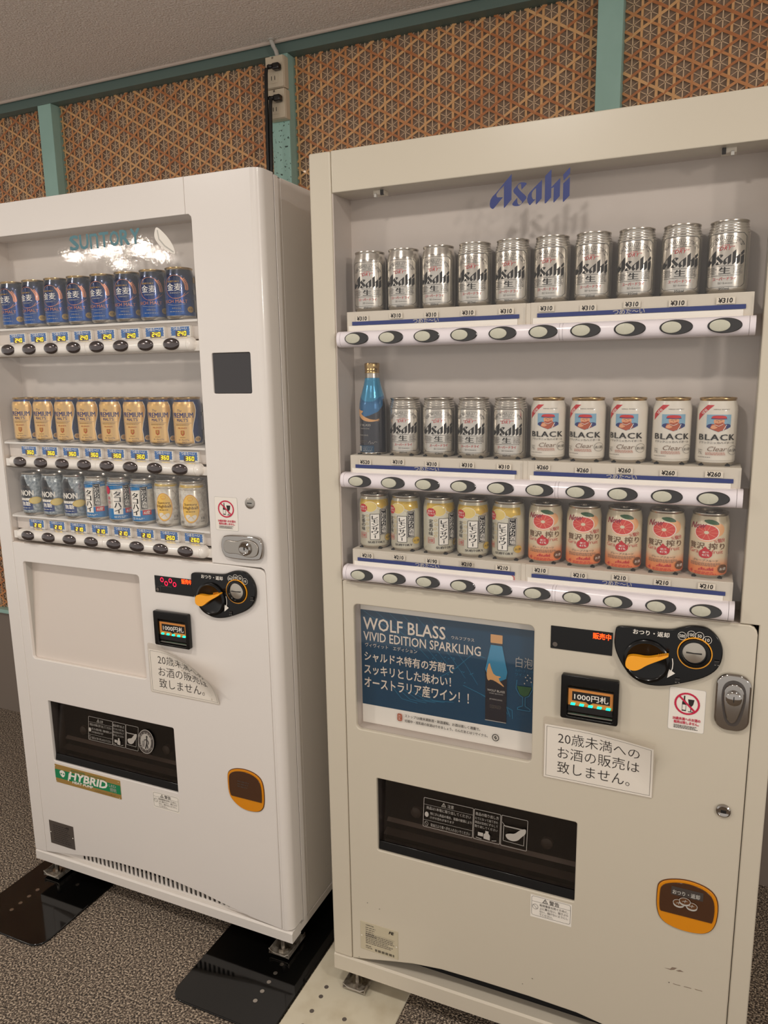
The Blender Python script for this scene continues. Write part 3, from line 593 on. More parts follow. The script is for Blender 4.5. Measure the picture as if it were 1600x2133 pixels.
def art_premium(p, h):
    k = h/.108*mm
    def side(o): return [(14+o, 5.2), (13+o, 20), (12+o, 34), (14+o, 50), (17.5+o, 66), (19+o, 80), (18+o, 90), (16+o, 98.5)]
    p.poly([(a*mm, b*k) for a, b in side(.9)]+[(-.050, 98.5*k), (-.050, 5.2*k)], 'white'); p.poly([(a*mm, b*k) for a, b in side(0)]+[(-.050, 98.5*k), (-.050, 5.2*k)], 'can_gold')
    p.text('The', -.011, 76.5*k, -.003, 82*k, 'coatblue', -.005, .4); p.text('PREMIUM', -.021, 63*k, .0145, 74.5*k, 'coatblue', .035); p.text("MALT'S", -.0125, 54.5*k, .006, 61.5*k, 'coatblue', .02)
    p.line([(-.016, 51.4*k), (.011, 51.4*k)], .0005, 'coatblue'); p.fine(-.015, 46*k, .009, 49.5*k, 2, 'brown', .4); p.text('PILSNER', -.011, 39*k, .004, 42*k, 'beard')
    p.poly([(a*mm, b*k) for a, b in [(-6.5, 35), (-.5, 35), (-.5, 27), (-3.5, 23), (-6.5, 27)]], 'beard'); p.poly([(a*mm, b*k) for a, b in [(-5.2, 34), (-1.8, 34), (-1.8, 28.5), (-3.5, 26), (-5.2, 28.5)]], 'gold'); p.fine(-.008, 18.6*k, .001, 20.6*k, 1, 'brown', .4)
    p.text('ザ・プレミアム', -.011, 12*k, .006, 15.8*k, 'coatblue', .01); p.text('モルツ', -.005, 7.4*k, .002, 10.4*k, 'coatblue')
    p.ell(.0205, 15*k, .0056, .0066, 'greytext'); p.ell(.0205, 15*k, .0048, .0056, 'can_gold'); p.text('お酒', .0168, 13*k, .0242, 17.2*k, 'ink'); p.rect(.034, 12*k, .04, 34*k, 'lightgrey'); p.rect(.034, 66*k, .040, 74*k, 'lightgrey')
def art_grape(p, h):
    k = h/.108*mm
    p.ell(.0105, 82*k, .0085, .0115, 'can_peach'); p.ell(-.001, 76.2*k, .0142, .0152, 'gf_pale'); p.ell(-.001, 77.2*k, .0138, .0142, 'white'); p.ell(-.001, 77.2*k, .0128, .0132, 'gf_red')
    for i in range(10): a = 2*PI*i/10; p.line([(-.001+.0024*math.cos(a), 77.2*k+.0024*math.sin(a)), (-.001+.0124*math.cos(a), 77.2*k+.0127*math.sin(a))], .0003, 'gf_pale'); p.L -= 1
    p.ell(-.001, 77.2*k, .0026, .0028, 'can_cream')
    p.poly(chaikin([(a*mm, b*k) for a, b in [(-6, 97), (0, 92), (8, 90), (13, 91), (10, 96), (3, 99)]], 1), 'leaf')
    p.text('New', -.0215, 83*k, -.001, 93*k, 'beetred', .03, .5, rot=.12); p.text('½個分', .0075, 61*k, .0205, 68*k, 'red', .01, 0, 1, .2)
    p.text('贅沢', -.0205, 49*k, -.002, 60*k, 'brown', .012); p.text('搾り', .002, 49*k, .0205, 60*k, 'brown', .012)
    p.text('Gra', -.0205, 42*k, -.0085, 48.6*k, 'red', -.01); p.text('fruit', .0055, 42.5*k, .0185, 49*k, 'red', -.01)
    p.poly(chaikin([(a*mm, b*k) for a, b in [(-1.5, 55), (1, 50), (6.5, 45), (6, 37), (-1, 33.5), (-8, 37), (-8, 45), (-3.5, 49.5)]]), 'red'); p.text('果汁', -.004, 42.5*k, .003, 46*k, 'white', .01); p.text('41%', -.0045, 37.6*k, .0035, 41.4*k, 'white', .01)
    p.text('グレープフルーツ', -.014, 28.5*k, .013, 32.4*k, 'ink', .005, .15); p.fine(-.018, 20.8*k, .018, 27*k, 3, 'inkgrey', .35, 8)
    p.logo(-.0075, 13.6*k, .0085, 19.6*k, 'red'); p.text('4', -.0185, 8.6*k, -.0150, 14*k, 'red', .01); p.fine(-.012, 7*k, .012, 12*k, 2, 'red', .4, 5)
    p.ell(.0195, 16.5*k, .0062, .0076, 'brown'); p.text('お酒', .0152, 14.2*k, .0238, 18.8*k, 'white', .01); p.fine(.027, 40*k, .03, 80*k, 18, 'inkgrey', .5, 3)

def place(proto, first, loc, label, group, rz=0):
    """move the prototype the first time, afterwards copy the thing and each of its parts (mesh data shared)"""
    if first: o = proto
    else:
        o = proto.copy(); COL.objects.link(o)
        for ch in list(proto.children): c = ch.copy(); COL.objects.link(c); c.parent = o
    o.location = loc; o.rotation_euler = (0, 0, rz); o['label'] = label; o['group'] = group
    return o
ORD = ['first', 'second', 'third', 'fourth', 'fifth', 'sixth', 'seventh', 'eighth', 'ninth', 'tenth']
def row(proto, xs, y, z, desc, where, group, turns=None, start=0):
    for i, x in enumerate(xs):
        n = len(xs)
        pos = 'leftmost' if i == 0 else ('rightmost' if i == n-1 else ORD[i]+' from left')
        place(proto, i == 0, (x, y, z), f'{desc}, {pos} {where}', group, (turns[i] if turns else random.uniform(-.07, .07)))
XR = [.1029+.0703*i for i in range(10)]; XL = [-.8700+.0722*i for i in range(8)]
YR, YLc = .046, .056
ZR = (1.5385, 1.2625, 1.0705); ZL = (1.5455, 1.2665, 1.0765)
sil = make_can('beer_can', 'x', 'can', art_silver, 'can_silver')
silr = make_can('beer_can', 'x', 'can', art_silver, 'can_silver', ribs=True)
row(sil, XR[:3], YR, ZR[0], 'smooth-necked silver beer can', 'of three atop right machine', 'silver beer cans on the top shelf', [.22, .14, .07])
row(silr, XR[3:], YR, ZR[0], 'rib-necked silver beer can', 'on top shelf of right machine', 'silver beer cans on the top shelf', [.10, .02, -.05, .03, -.02, .03, -.12])
silb = make_can('beer_can', 'x', 'can', art_silver, 'can_silver', ribs=True)
row(silb, XR[1:5], YR, ZR[1], 'silver beer can beside the blue bottle', 'of its four on middle shelf', 'silver beer cans on the middle shelf', [.22, .31, .03, .04])
blk = make_can('highball_can', 'x', 'can', art_black, 'can_white', 'lid_gold')
row(blk, XR[5:], YR, ZR[1], 'white highball can with red-hatted man', 'on middle shelf', 'white highball cans on the middle shelf', [.19, .0, -.03, .14, .10])
lem = make_can('lemon_sour_can', 'x', 'can', art_lemon, 'can_lemon')
row(lem, XR[:5], YR, ZR[2], 'silver-yellow lemon sour can', 'on bottom shelf of right machine', 'lemon sour cans on the bottom shelf', [.40, .07, .59, .24, -.14])
grp = make_can('grapefruit_can', 'x', 'can', art_grape, 'grad_citrus')
row(grp, XR[5:], YR, ZR[2], 'cream and orange grapefruit can', 'on bottom shelf of right machine', 'grapefruit cans on the bottom shelf', [.09, .14, .05, 0, -.10])
malt = make_can('malt_beer_can', 'x', 'can', art_malt, 'grad_navy', 'lid_gold', .108, r=.0318, stretch=.004, us=1.42)
row(malt, XL, YLc, ZL[0], 'navy blue malt beer can', 'on top shelf of left machine', 'navy malt beer cans on the top shelf', [.09, .14, .21, .26, .21, .38, .44, .38])
prem = make_can('premium_beer_can', 'x', 'can', art_premium, 'can_navy', 'lid_gold', .108, r=.0318, stretch=.004, us=1.42)
row(prem, XL, YLc, ZL[1], 'gold and navy premium beer can', 'on middle shelf of left machine', 'gold beer cans on the middle shelf', [.42, .42, .36, .42, .42, .42, .44, .40])
ld = make_can('black_lemon_can', 'x', 'can', art_lemon_dark, 'can_ice', h=.109, r=.0312, stretch=.004)
row(ld, XL[:3], YLc, ZL[2], 'black lemon can with ice print', 'of three on bottom left shelf', 'black lemon cans on the bottom shelf', [.20, .25, .31])
tk = make_can('blue_sour_can', 'x', 'can', art_takohai, 'can_frost', h=.109, ribs=True, r=.0312, stretch=.004, us=1.65)
row(tk, XL[3:6], YLc, ZL[2], 'blue and white can with black writing', 'of three on bottom left shelf', 'blue sour cans on the bottom shelf', [.12, .62, .15])
hb = make_can('highball_can', 'x', 'can', art_highball, 'can_frost', h=.109, ribs=True, r=.0312, stretch=.004, us=1.25)
row(hb, XL[6:], YLc, ZL[2], 'frosty can with yellow oval label', 'of two on bottom left shelf', 'yellow oval highball cans on the bottom shelf', [.33, .45])

def bottle():
    x, y, z = .1035, .045, 1.2630
    r_ = root('wine_bottle', 'blue aluminium wine bottle with gold screw cap on the middle shelf', 'bottle', (x, y, z)); Z0 = (0, 0, 0)
    P = [(.022, 0), (.0255, .0008), (.0268, .003), (.0268, .090), (.0262, .1), (.0242, .111), (.0205, .124), (.0172, .135), (.0150, .146), (.0146, .150)]
    MB().lathe(P, 'bt_dark', seg=56).build('bottle_body', r_, Z0, 30)
    MB().lathe([(.0146, .150), (.0142, .158), (.0146, .1585), (.0146, .160)], 'can_lid', seg=40).build('bottle_neck', r_, Z0, 30)
    MB().lathe([(.0148, .159), (.0150, .1605), (.0142, .1625), (.0150, .165), (.0142, .168), (.0150, .1705), (.0152, .176), (.0146, .178), (.012, .179)], 'lid_gold', seg=40).build('screw_cap', r_, Z0, 30)
    MB().lathe([(.0222, -.0002), (.0262, .0003), (.0272, .0022), (.0268, .0032)], 'can_lid', seg=40).build('base_rim', r_, Z0, 30)
    def fn(u, v, L):
        r = rad(P, v)+.00022+.00006*L; a = u/.0268-PI/2; return (r*math.cos(a), r*math.sin(a), v)
    p = Print(lambda u, v, L: fn(u*1.2, v, L), -.0025, .003); R2 = .034
    p.poly([(-R2*2, .100), (-.030, .090), (-.013, .078), (-.006, .074), (.004, .077), (.018, .084), (.028, .096), (.030, .108), (R2*2, .118), (R2*2, .1495), (-R2*2, .1495)], 'bt_mid')
    p.poly([(-R2*2, .116), (-.020, .112), (-.004, .104), (.010, .104), (.022, .112), (R2*2, .120), (R2*2, .1495), (-R2*2, .1495)], 'bt_top')
    p.poly(chaikin([(-.026, .098), (-.022, .09), (-.016, .0865), (-.008, .086), (-.009, .083), (-.014, .080), (-.002, .072), (.010, .068), (.022, .069), (.015, .0655), (.004, .064), (-.008, .067), (-.018, .074), (-.026, .083)], 2), 'birdtan')
    for a in ((.020, .0702), (.021, .0678), (.019, .0655)): p.line([(.012, .067), a], .0006, 'birdtan')
    p.text('WOLF BLASS', -.029, .0560, .0055, .0600, 'greytext', .02, 0, 1.1); p.text('VIVID EDITION', -.027, .0498, .0030, .0520, 'greytext', .01, 0, 1.1); p.text('SPARKLING', -.021, .0365, .0010, .0392, 'greytext', .0, 0, 1.2)
    p.fine(-.020, .0225, .0, .028, 3, 'inkgrey', .4); p.line([(.001, .022), (.004, .027), (.005, .021), (.008, .024), (.009, .021), (.012, .025), (.016, .024)], .0004, 'greytext')
    p.rect(-.026, .0045, .0105, .0175, 'posterblue'); p.rect(-.022, .006, -.013, .016, 'lightgrey'); p.text('これがワイン', -.010, .0128, .0085, .0158, 'greytext'); p.text('本格サイズ', -.009, .009, .0075, .0118, 'greytext'); p.fine(-.009, .0055, .008, .0082, 1, 'greytext', .4)
    p.build('label_print', r_, Z0)
bottle()

# ------------------------------------------------------------------ machines
def coin_panel(rt, dx, dz, Y, slotx):
    """black lobe with the yellow return lever and the coin slot"""
    q = lambda pts: [(a+dx, b+dz) for a, b in pts]
    o = chaikin(q([(.5931, .966), (.5945, .9735), (.603, .9765), (.640, .9775), (.6864, .9795), (.700, .986), (.7166, .9915), (.735, .992), (.7469, .9885), (.762, .974), (.7700, .9515), (.765, .9220), (.745, .902), (.7145, .8880), (.685, .877), (.6601, .8730), (.6400, .8755), (.6200, .887), (.6012, .914), (.5915, .9401)]), 2)
    c = plate('coin_panel', o, [], Y-.009, Y, 'blackplastic', rt, .002)
    kx, kz = .648+dx, .9185+dz
    k = MB().lathe([(.039, .009), (.039, .013), (.036, .015), (.034, .0155), (.031, .013), (.001, .013)], 'blackplastic', (kx, Y, kz), 48, 'y'); k.build('lever_dial', c)
    lv = MB(); lv.prism(chaikin(q([(.6150, .9225), (.6140, .9100), (.6200, .9045), (.6304, .9030), (.640, .9080), (.650, .9170), (.6845, .9360), (.6840, .9410), (.664, .934), (.6495, .9295), (.630, .9310), (.6190, .9290)]), 2), Y-.026, Y-.014, 'orange')
    for i in range(5): lv.box(.668+dx+.003*i, .6688+dx+.003*i, Y-.0275, Y-.024, .9345+dz+.0012*i, .9405+dz+.0006*i, 'amber')
    lv.build('return_lever', c, bevel=.0012)
    sx, sz = slotx, .944+dz
    s = MB().lathe([(.0280, .009), (.0280, .0112), (.0262, .0112), (.0262, .009)], 'orange', (sx, Y, sz), 48, 'y'); s.build('slot_ring', c)
    s = MB().lathe([(.0255, .009), (.0250, .014), (.0200, .0145), (.0190, .010), (.001, .010)], 'blackplastic', (sx, Y, sz), 48, 'y'); s.build('slot_collar', c)
    s = MB().lathe([(.0182, .009), (.0182, .0108), (.001, .0125)], 'can_lid', (sx-.001, Y, sz+.001), 48, 'y'); s.box(sx-.0135, sx+.0115, Y-.0135, Y-.0105, sz-.0004, sz+.0010, 'dark'); s.build('coin_slot', c)
    p = Print(flat(Y-.0092)); W_ = 'white'
    p.text('おつり・返却', .6235+dx, .9655+dz, .6830+dx, .9745+dz, W_, .02)
    for i, (t, a, b) in enumerate((('500', .7035, .972), ('100', .7180, .9760), ('50', .7310, .9755), ('10', .7435, .9700))):
        w = .0046 if len(t) == 3 else .0032
        p.ring(a+dx, b+dz, .0066, .0069, .0007, W_, 20); p.text(t, a-w+dx, b-.0028+dz, a+w+dx, b+.0028+dz, W_, .01)
    aa = [(.648+dx+.0435*math.cos(t), .9185+dz+.0435*math.sin(t)) for t in (-.55, -.35, -.15, .05, .25)]; p.line(aa, .0014, W_); p.poly([(.6835+dx, .893+dz), (.6960+dx, .903+dz), (.6905+dx, .9065+dz), (.6850+dx, .9100+dz)], W_)
    for a, b in ((.700, .891), (.7600, .932)): p.rect(a-.004+dx, b-.004+dz, a+.004+dx, b+.004+dz, 'dark'); p.line([(a-.003+dx, b+.002+dz), (a+.004+dx, b+.003+dz)], .0007, 'inkgrey'); p.line([(a-.003+dx, b-.004+dz), (a-.001+dx, b-.004+dz)], .0007, 'greytext'); p.line([(a+.002+dx, b-.004+dz), (a+.004+dx, b-.004+dz)], .0007, 'greytext')
    p.build('panel_lettering', c)
def bill_unit(rt, x0, Y, z0=.7875, z1=.8730, label_x=None):
    x1 = x0+.1025; off = x0-.5022
    ho = rrect(x0+.012, x1-.009, z0+.005, z1-.020, .003)
    c = plate('bill_acceptor', rrect(x0, x1, z0, z1, .004), [ho], Y-.014, Y-.002, 'blackplastic', rt, .0015)
    b = MB(); b.box(x0+.008, x1-.006, Y-.004, Y-.002, z0+.003, z1-.012, 'dark'); b.prismx([(Y-.004, z1-.022), (Y-.010, z1-.026), (Y-.004, z1-.032)], x0+.012, x1-.009, 'steel'); b.prismx([(Y-.004, z0+.012), (Y-.009, z0+.009), (Y-.009, z0+.007), (Y-.004, z0+.006)], x0+.013, x1-.010, 'steel')
    b.box(x0+.013, x1-.010, Y-.0085, Y-.004, z0+.022, z0+.060, 'labelorange'); b.build('bill_slot', c)
    p = Print(flat(Y-.0088)); p.rect(x0+.020, z0+.0355, x1-.015, z0+.0535, 'black'); p.poly([((x0+x1)/2-.006, z0+.0356), ((x0+x1)/2, z0+.031), ((x0+x1)/2+.006, z0+.0356)], 'black')
    p.text('1000円札', x0+.024, z0+.038, x1-.018, z0+.0505, 'white', .015); p.rect(x0+.013, z0+.014, x1-.010, z0+.0262, 'dark'); p.build('bill_lettering', c)
    for i in range(5):
        a = x0+.0215+.0158*i
        MB().prism([(a-.0042, z0+.0265), (a+.0036, z0+.0265), (a+.0050, z0+.0310), (a-.0028, z0+.0310)], Y-.0098, Y-.0088, 'led_grn').build('indicator_light', c)
def coin_cup(rt, pts, Y, zmid, text):
    o = chaikin(pts, 2); cx = sum(a for a, b in o)/len(o); cz = sum(b for a, b in o)/len(o)
    sc = lambda s: [(cx+(a-cx)*s, cz+(b-cz)*s) for a, b in o]
    c = MB().prism(sc(1.03), Y-.0012, Y, 'brown').prism(o, Y-.003, Y-.0012, 'amber').build('coin_return_cup', rt, bevel=.0004)
    up = [(a, b) for a, b in sc(.91)]; win = [(a, max(b, zmid)) for a, b in up]; w2 = []
    for q in win:
        if not w2 or abs(q[0]-w2[-1][0])+abs(q[1]-w2[-1][1]) > 1e-4: w2.append(q)
    MB().prism(w2, Y-.0044, Y-.003, 'brownglass').build('cup_flap', c, bevel=.0003)
    p = Print(flat(Y-.0046))
    if text:
        p.rect(cx-.024, cz+.020, cx+.030, cz+.037, 'dark2'); p.text('おつり・返却', cx-.0215, cz+.022, cx+.0245, cz+.031, 'lightgrey', .02)
        for a, b in ((-.010, .006), (.012, .006), (.0, .013)): p.ell(cx+a, cz+b-.003, .0095, .0068, 'lightgrey'); p.ell(cx+a, cz+b, .0098, .007, 'brown'); p.ring(cx+a, cz+b, .0095, .0068, .0010, 'lightgrey', 20); p.line([(cx+a-.004, cz+b-.001), (cx+a, cz+b+.0005), (cx+a+.004, cz+b+.0005)], .001, 'lightgrey'); p.line([(cx+a, cz+b-.003), (cx+a+.001, cz+b+.003)], .0009, 'lightgrey')
    else: p.fine(cx-.02, cz+.004, cx+.014, cz+.024, 3, 'dark2', .35)
    p.build('cup_lettering', c)
def delivery(rt, x0, x1, z0, z1, Y, dx):
    b = MB(); b.box(x0-.002, x1+.002, Y+.050, Y+.052, z0-.002, z1+.002, 'chute'); b.box(x0-.003, x0-.0015, Y+.003, Y+.052, z0, z1, 'dark2'); b.box(x1+.0015, x1+.003, Y+.003, Y+.052, z0, z1, 'dark2'); b.box(x0, x1, Y+.003, Y+.052, z1+.0015, z1+.003, 'dark'); b.box(x0, x1, Y+.003, Y+.052, z0-.003, z0-.0015, 'dark2')
    c = b.build('delivery_chute', rt)
    f = MB().prismx([(Y+.010, z0+.020), (Y+.013, z0+.020), (Y+.030, z1-.001), (Y+.027, z1-.001)], x0+.010, x1-.0008, 'smoke').build('chute_flap', c)
    MB().prismx([(Y+.004, z0+.001), (Y+.012, z0+.001), (Y+.012, z0+.019), (Y+.008, z0+.019)], x0+.001, x1-.001, 'blackplastic').build('flap_lip', c, bevel=.001)
    g = MB(); g.prismx([(Y+.040, z0+.048), (Y+.048, z0+.044), (Y+.048, z0+.054)], x0+.005, x1-.002, 'chute'); g.prismx([(Y+.030, z0+.022), (Y+.048, z0+.020), (Y+.048, z0+.028)], x0+.001, x1-.001, 'dark2'); g.build('inner_rail', c)
    for a in (x0+.074, x1-.064): MB().lathe([(.012, 0), (.012, .010), (.006, .014), (.001, .014)], 'dark2', (a, Y+.050, z0+.084), 20, 'y').build('flap_stop', c)
    # print on the flap leans with it
    def fn(x, z, L): return (x, Y+.0098+(z-z0-.020)*(.017/(z1-z0-.021))-.00012*L, z)
    p = Print(fn)
    if dx: flap_sticker(p, x0+.118, z0+.079, x0+.287, z0+.142, True)
    else: flap_sticker(p, x0+.100, z0+.074, x0+.322, z0+.137)
    p.build('flap_sticker', c)
def lock_vertical(rt, Y):
    c = MB().prism(rrect(.7615, .8165, .8115, .9140, .022, 8), Y-.008, Y, 'chrome').build('door_lock', rt, bevel=.003)
    MB().prism(chaikin([(.770, .875), (.774, .897), (.790, .905), (.806, .897), (.810, .875), (.804, .835), (.797, .822), (.784, .822), (.776, .835)]), Y-.0098, Y-.008, 'dark2').build('lock_well', c)
    MB().prism(chaikin([(.773, .875), (.777, .893), (.790, .900), (.803, .893), (.807, .875), (.799, .838), (.793, .828), (.786, .828), (.780, .838)]), Y-.0125, Y-.0098, 'chrome').build('lock_handle', c, bevel=.0015)
    MB().lathe([(.0125, .012), (.0125, .017), (.010, .019), (.001, .019)], 'chrome', (.790, Y, .874), 32, 'y').box(.7893, .7907, Y-.0194, Y-.0185, .869, .879, 'dark').build('key_cylinder', c)
def base_and_feet(rt, x0, x1, Y, body, zt):
    b = MB().prismx([(Y, .065), (Y, zt-.004), (Y+.004, zt), (Y+.040, zt), (Y+.040, .065)], x0, x1, body); b.box(x0+.002, x1-.002, Y+.03, Y+.62, .066, .085, body)
    b.build('base_rail', rt)
    MB().box(x0+.03, x1-.03, Y+.041, Y+.05, zt-.01, .17, 'gap').build('vent_recess', rt)
    for fx in (x0+.045, x1-.045):
        for fy in (Y+.028, Y+.56):
            f = MB(); w = .027
            f.tube([(fx-w, fy-.022, .0125), (fx-w-.001, fy-.022, .024), (fx-w*.6, fy-.022, .017), (fx+w*.6, fy-.022, .016), (fx+w+.001, fy-.022, .024), (fx+w, fy-.022, .0125)], .0018, 'galv', 6)
            f.box(fx-w, fx+w, fy-.022, fy+.06, .012, .0145, 'galv'); f.box(fx-w-.001, fx-w+.001, fy-.022, fy+.06, .012, .024, 'galv'); f.box(fx+w-.001, fx+w+.001, fy-.022, fy+.06, .012, .024, 'galv')
            o = f.build('levelling_foot', rt); MB().tube([(fx, fy, .0145), (fx, fy, .070)], .006, 'steel', 12).lathe([(.013, 0), (.013, .006), (.006, .006)], 'steel', (fx, fy, .0145), 6).build('foot_bolt', o)
def shell(rt, x0, x1, Y, xo0, xo1, zo0, zo1, depth, body, inner, zt=1.826):
    b = MB(); b.box(x0+.003, x1-.003, Y+depth+.004, Y+.66, .086, zt, body)
    b.box(x1-.006, x1-.003, Y+.056, Y+depth+.004, .086, zt, body); b.box(x0+.003, x0+.006, Y+.056, Y+depth+.004, .086, zt, body); b.box(x0+.003, x1-.003, Y+.056, Y+depth+.004, zt-.004, zt, body)
    b.build('cabinet', rt, bevel=.002)
    i = MB(); i.box(xo0-.004, xo1+.004, Y+depth, Y+depth+.003, zo0-.004, zo1+.012, inner)
    i.build('back_panel', rt)
    i = MB(); i.box(xo0-.0035, xo0-.0005, Y+.004, Y+depth, zo0-.004, zo1+.004, inner); i.box(xo1+.0005, xo1+.0035, Y+.004, Y+depth, zo0-.004, zo1+.004, inner)
    i.box(xo0-.003, xo1+.003, Y+.004, Y+depth, zo1+.001, zo1+.004, inner); i.box(xo0-.003, xo1+.003, Y+.004, Y+depth, zo0-.004, zo0-.001, inner); i.build('window_reveal', rt)

# ---- right machine
def right_machine():
    Y = 0.; rt = root('vending_machine', 'cream-grey vending machine with a blue poster, nearer one on the right', 'vending machine', (.426, .33, 0), None)
    B = 'body_r'
    shell(rt, 0, .8523, Y, .049, .7915, 1.003, 1.7556, .078, B, 'inner')
    plate('left_frame', rrect(.0, .0460, .1055, 1.83, .004), [], Y-.0, Y+.054, B, rt, .003)
    plate('upper_door', [(.0472, 1.7556), (.7915, 1.7556), (.7915, 1.0022), (.8205, 1.0022), (.8205, .1), (.8523, .1), (.8523, 1.83), (.0472, 1.83)], [], Y, Y+.054, B, rt, .002)
    arch = [(.0478, .1070), (.0908, .1162), (.15, .131), (.1962, .1416), (.2633, .1506), (.3493, .1530), (.4518, .1540), (.5492, .1515), (.62, .141), (.70, .125), (.76, .113), (.8193, .107)]
    plate('lower_door', arch+[(.8193, .985), (.8175, .992), (.813, .998), (.806, 1.0010), (.0478, 1.0010)],
          [rrect(.0717, .4473, .6767, .9540, .010), rrect(.1165, .5377, .3994, .5710, .004)], Y, Y+.010, B, rt, .0022)
    MB().box(.049, .818, Y+.048, Y+.052, .1, 1.0, 'gap').build('door_core', rt)
    base_and_feet(rt, .0, .8523, Y, 'base_r', .1045)
    # display window: shelves, price strips, button bars, panes
    for k, (zs0, zs1, zb0, zb1) in enumerate(((1.5065, 1.5330, 1.4712, 1.5020), (1.2310, 1.2595, 1.1975, 1.2285), (1.0405, 1.0690, 1.0065, 1.0380))):
        top = ZR[k]-.0004
        sh = MB().box(.0705, .7765, .010, .078, top-.003, top, 'shelf').build('shelf', rt, bevel=.0006)
        MB().box(.4192, .4273, .0062, .0100, zs0-.006, top-.0005, 'shelf').build('strip_joint', sh)
        for i in range(10 if k else 0):
            for s_ in (-1, 1): MB().box(XR[i]+s_*.021-.003, XR[i]+s_*.021+.003, .022, .030, top-.0001, top+.0022, 'dark').build('can_clip', sh)
        for (a, b) in ((.0705, .4190), (.4275, .7770)):
            st = MB().box(a, b, .005, .010, zs0-.006, top, 'shelf').box(a+.004, b-.014, .0032, .005, zs0-.005, zs0+.0055, 'white').build('price_strip', sh, bevel=.0008)
            MB().box(b-.004, b-.001, .0035, .005, zs0-.004, zs1-.002, 'glass_r').build('strip_holder', st)
            p = Print(flat(.0030)); p.rect(a+.012, zs0+.0060, b-.011, zs0+.0130, 'blue_band')
            m = (a+b)/2-.012; p.text('つめた〜い', m-.004-.02, zs0+.0052, m+.026, zs0+.0140, 'greytext', .02)
            if k == 2 and a < .1: p.line([(b-.016, zs0+.0055), (b-.012, zs0+.003), (b-.0115, zs0-.005)], .0012, 'pinkred')
            for i, x in enumerate(XR):
                if a < x < b:
                    t = '¥310' if k == 0 else (('¥520' if i == 0 else '¥310') if k == 1 and i < 5 else ('¥260' if k == 1 else ('¥190' if i == 2 else '¥210')))
                    zz = zs0+.0140+(.0028 if k == 0 and False else 0)+(0.0015 if i % 2 else 0)-(.001 if i % 3 == 0 else 0)
                    p.rect(x-.0125, zz, x+.0145, zz+.0105, 'shelf'); p.text(t, x-.0092, zz+.0016, x+.0108, zz+.0090, 'ink', .035, .08)
            p.build('price_print', st)
        bar = MB(); zc = (zb0+zb1)/2; hh = (zb1-zb0)/2
        prof = [(.006-.024*math.cos(t)**.5 if math.cos(t) > 0 else .006, zc+hh*math.sin(t)) for t in [(-.5+i/14)*PI for i in range(15)]]
        for a, b in ((.0580, .0650), (.0656, .4815), (.4820, .4870), (.4875, .7720), (.7726, .7812)): bar.prismx(prof, a, b, 'bar_white')
        bo = bar.build('button_bar', rt, smooth=30)
        for i, x in enumerate([.1012+.0707*i for i in range(10)]):
            bm = MB(); bm.lathe([(.0250, 0), (.0250, .0022), (.0235, .0032), (.001, .0032)], 'btn_dark', (x, -.0165, zc+.0005), 36, 'y', 1, .47)
            bm.lathe([(.0150, .003), (.0148, .0048), (.0125, .0056), (.001, .0056)], 'btn_cream', (x-.0070, -.0165, zc+.0005), 32, 'y', 1, .60)
            bm.build('select_button', bo, smooth=30)
    for a, b in ((1.5040, 1.7540), (1.2300, 1.4700), (1.0400, 1.1960)):
        MB().box(.0500, .7905, -.0002+.002, .0040, a, b, 'glass_r').build('window_pane', rt, smooth=0)
    p = Print(flat(.0016)); p.logo(.3532, 1.6975, .4893, 1.7511, 'blue_band'); p.build('brand_logo', rt)
    for x, s_ in ((.135, 1), (.727, -1)):
        b = MB(); b.box(x-.011, x+.011, .020, .040, 1.748, 1.757, 'shelf'); b.box(x+s_*.004, x+s_*.010, .018, .022, 1.7465, 1.757, 'dark'); b.box(x-s_*.008, x-s_*.003, .016, .022, 1.7430, 1.7500, 'lightgrey'); b.build('pane_catch', rt, bevel=.0005)
    # poster window
    MB().box(.0695, .4495, .0320, .034, .6740, .9570, 'inner').build('poster_backing', rt)
    b = MB(); b.box(.0700, .0712, .010, .032, .6750, .9560, 'inner'); b.box(.4478, .4490, .010, .032, .6750, .9560, 'inner'); b.box(.07, .449, .010, .032, .9545, .9560, 'inner'); b.box(.07, .449, .010, .032, .6750, .6762, 'inner'); b.build('poster_reveal', rt)
    MB().box(.0712, .4478, .0085, .0100, .6762, .9545, 'glass_r').build('poster_pane', rt, smooth=0)
    coin_panel(rt, 0, 0, Y, .7250)
    bill_unit(rt, .5022, Y)
    d = MB().box(.4786, .5887, Y-.0016, Y, .9159, .9596, 'blackplastic').build('display_panel', rt, bevel=.0005)
    p = Print(flat(Y-.0018)); p.text('販売中', .5545, .9445, .5860, .9560, 'led_red', .015); p.ell(.4870, .9245, .0045, .0045, 'inkgrey'); p.build('display_print', d)
    p = Print(flat(Y-.0002)); age_sticker(p, .6890, .7950, .7470, .8740); p.build('age_limit_sticker', rt)
    p = Print(flat(Y-.0002)); warn_sticker(p, .4525, .3425, .5338, .3925); p.build('warning_sticker', rt)
    lock_vertical(rt, Y)
    MB().lathe([(.0118, 0), (.0118, .004), (.0095, .0055), (.008, .0045), (.001, .0045)], 'chrome', (.7876, Y, .6580), 36, 'y').box(.7835, .7920, -.0052, -.0044, .6550, .6600, 'dark').build('small_lock', rt)
    coin_cup(rt, [(.6876, .4700), (.6900, .4900), (.7130, .5020), (.7450, .5065), (.7780, .4975), (.7910, .4760), (.7895, .4300), (.7760, .4080), (.7500, .4020), (.7200, .4035), (.6970, .4130), (.6885, .4350)], Y, .4330, True)
    delivery(rt, .1165, .5377, .3994, .5710, Y, 0)
    n = MB().box(.0700, .1618, Y-.0010, Y, .1405, .2115, 'plateprint'); n.build('name_plate', rt, bevel=.0003)
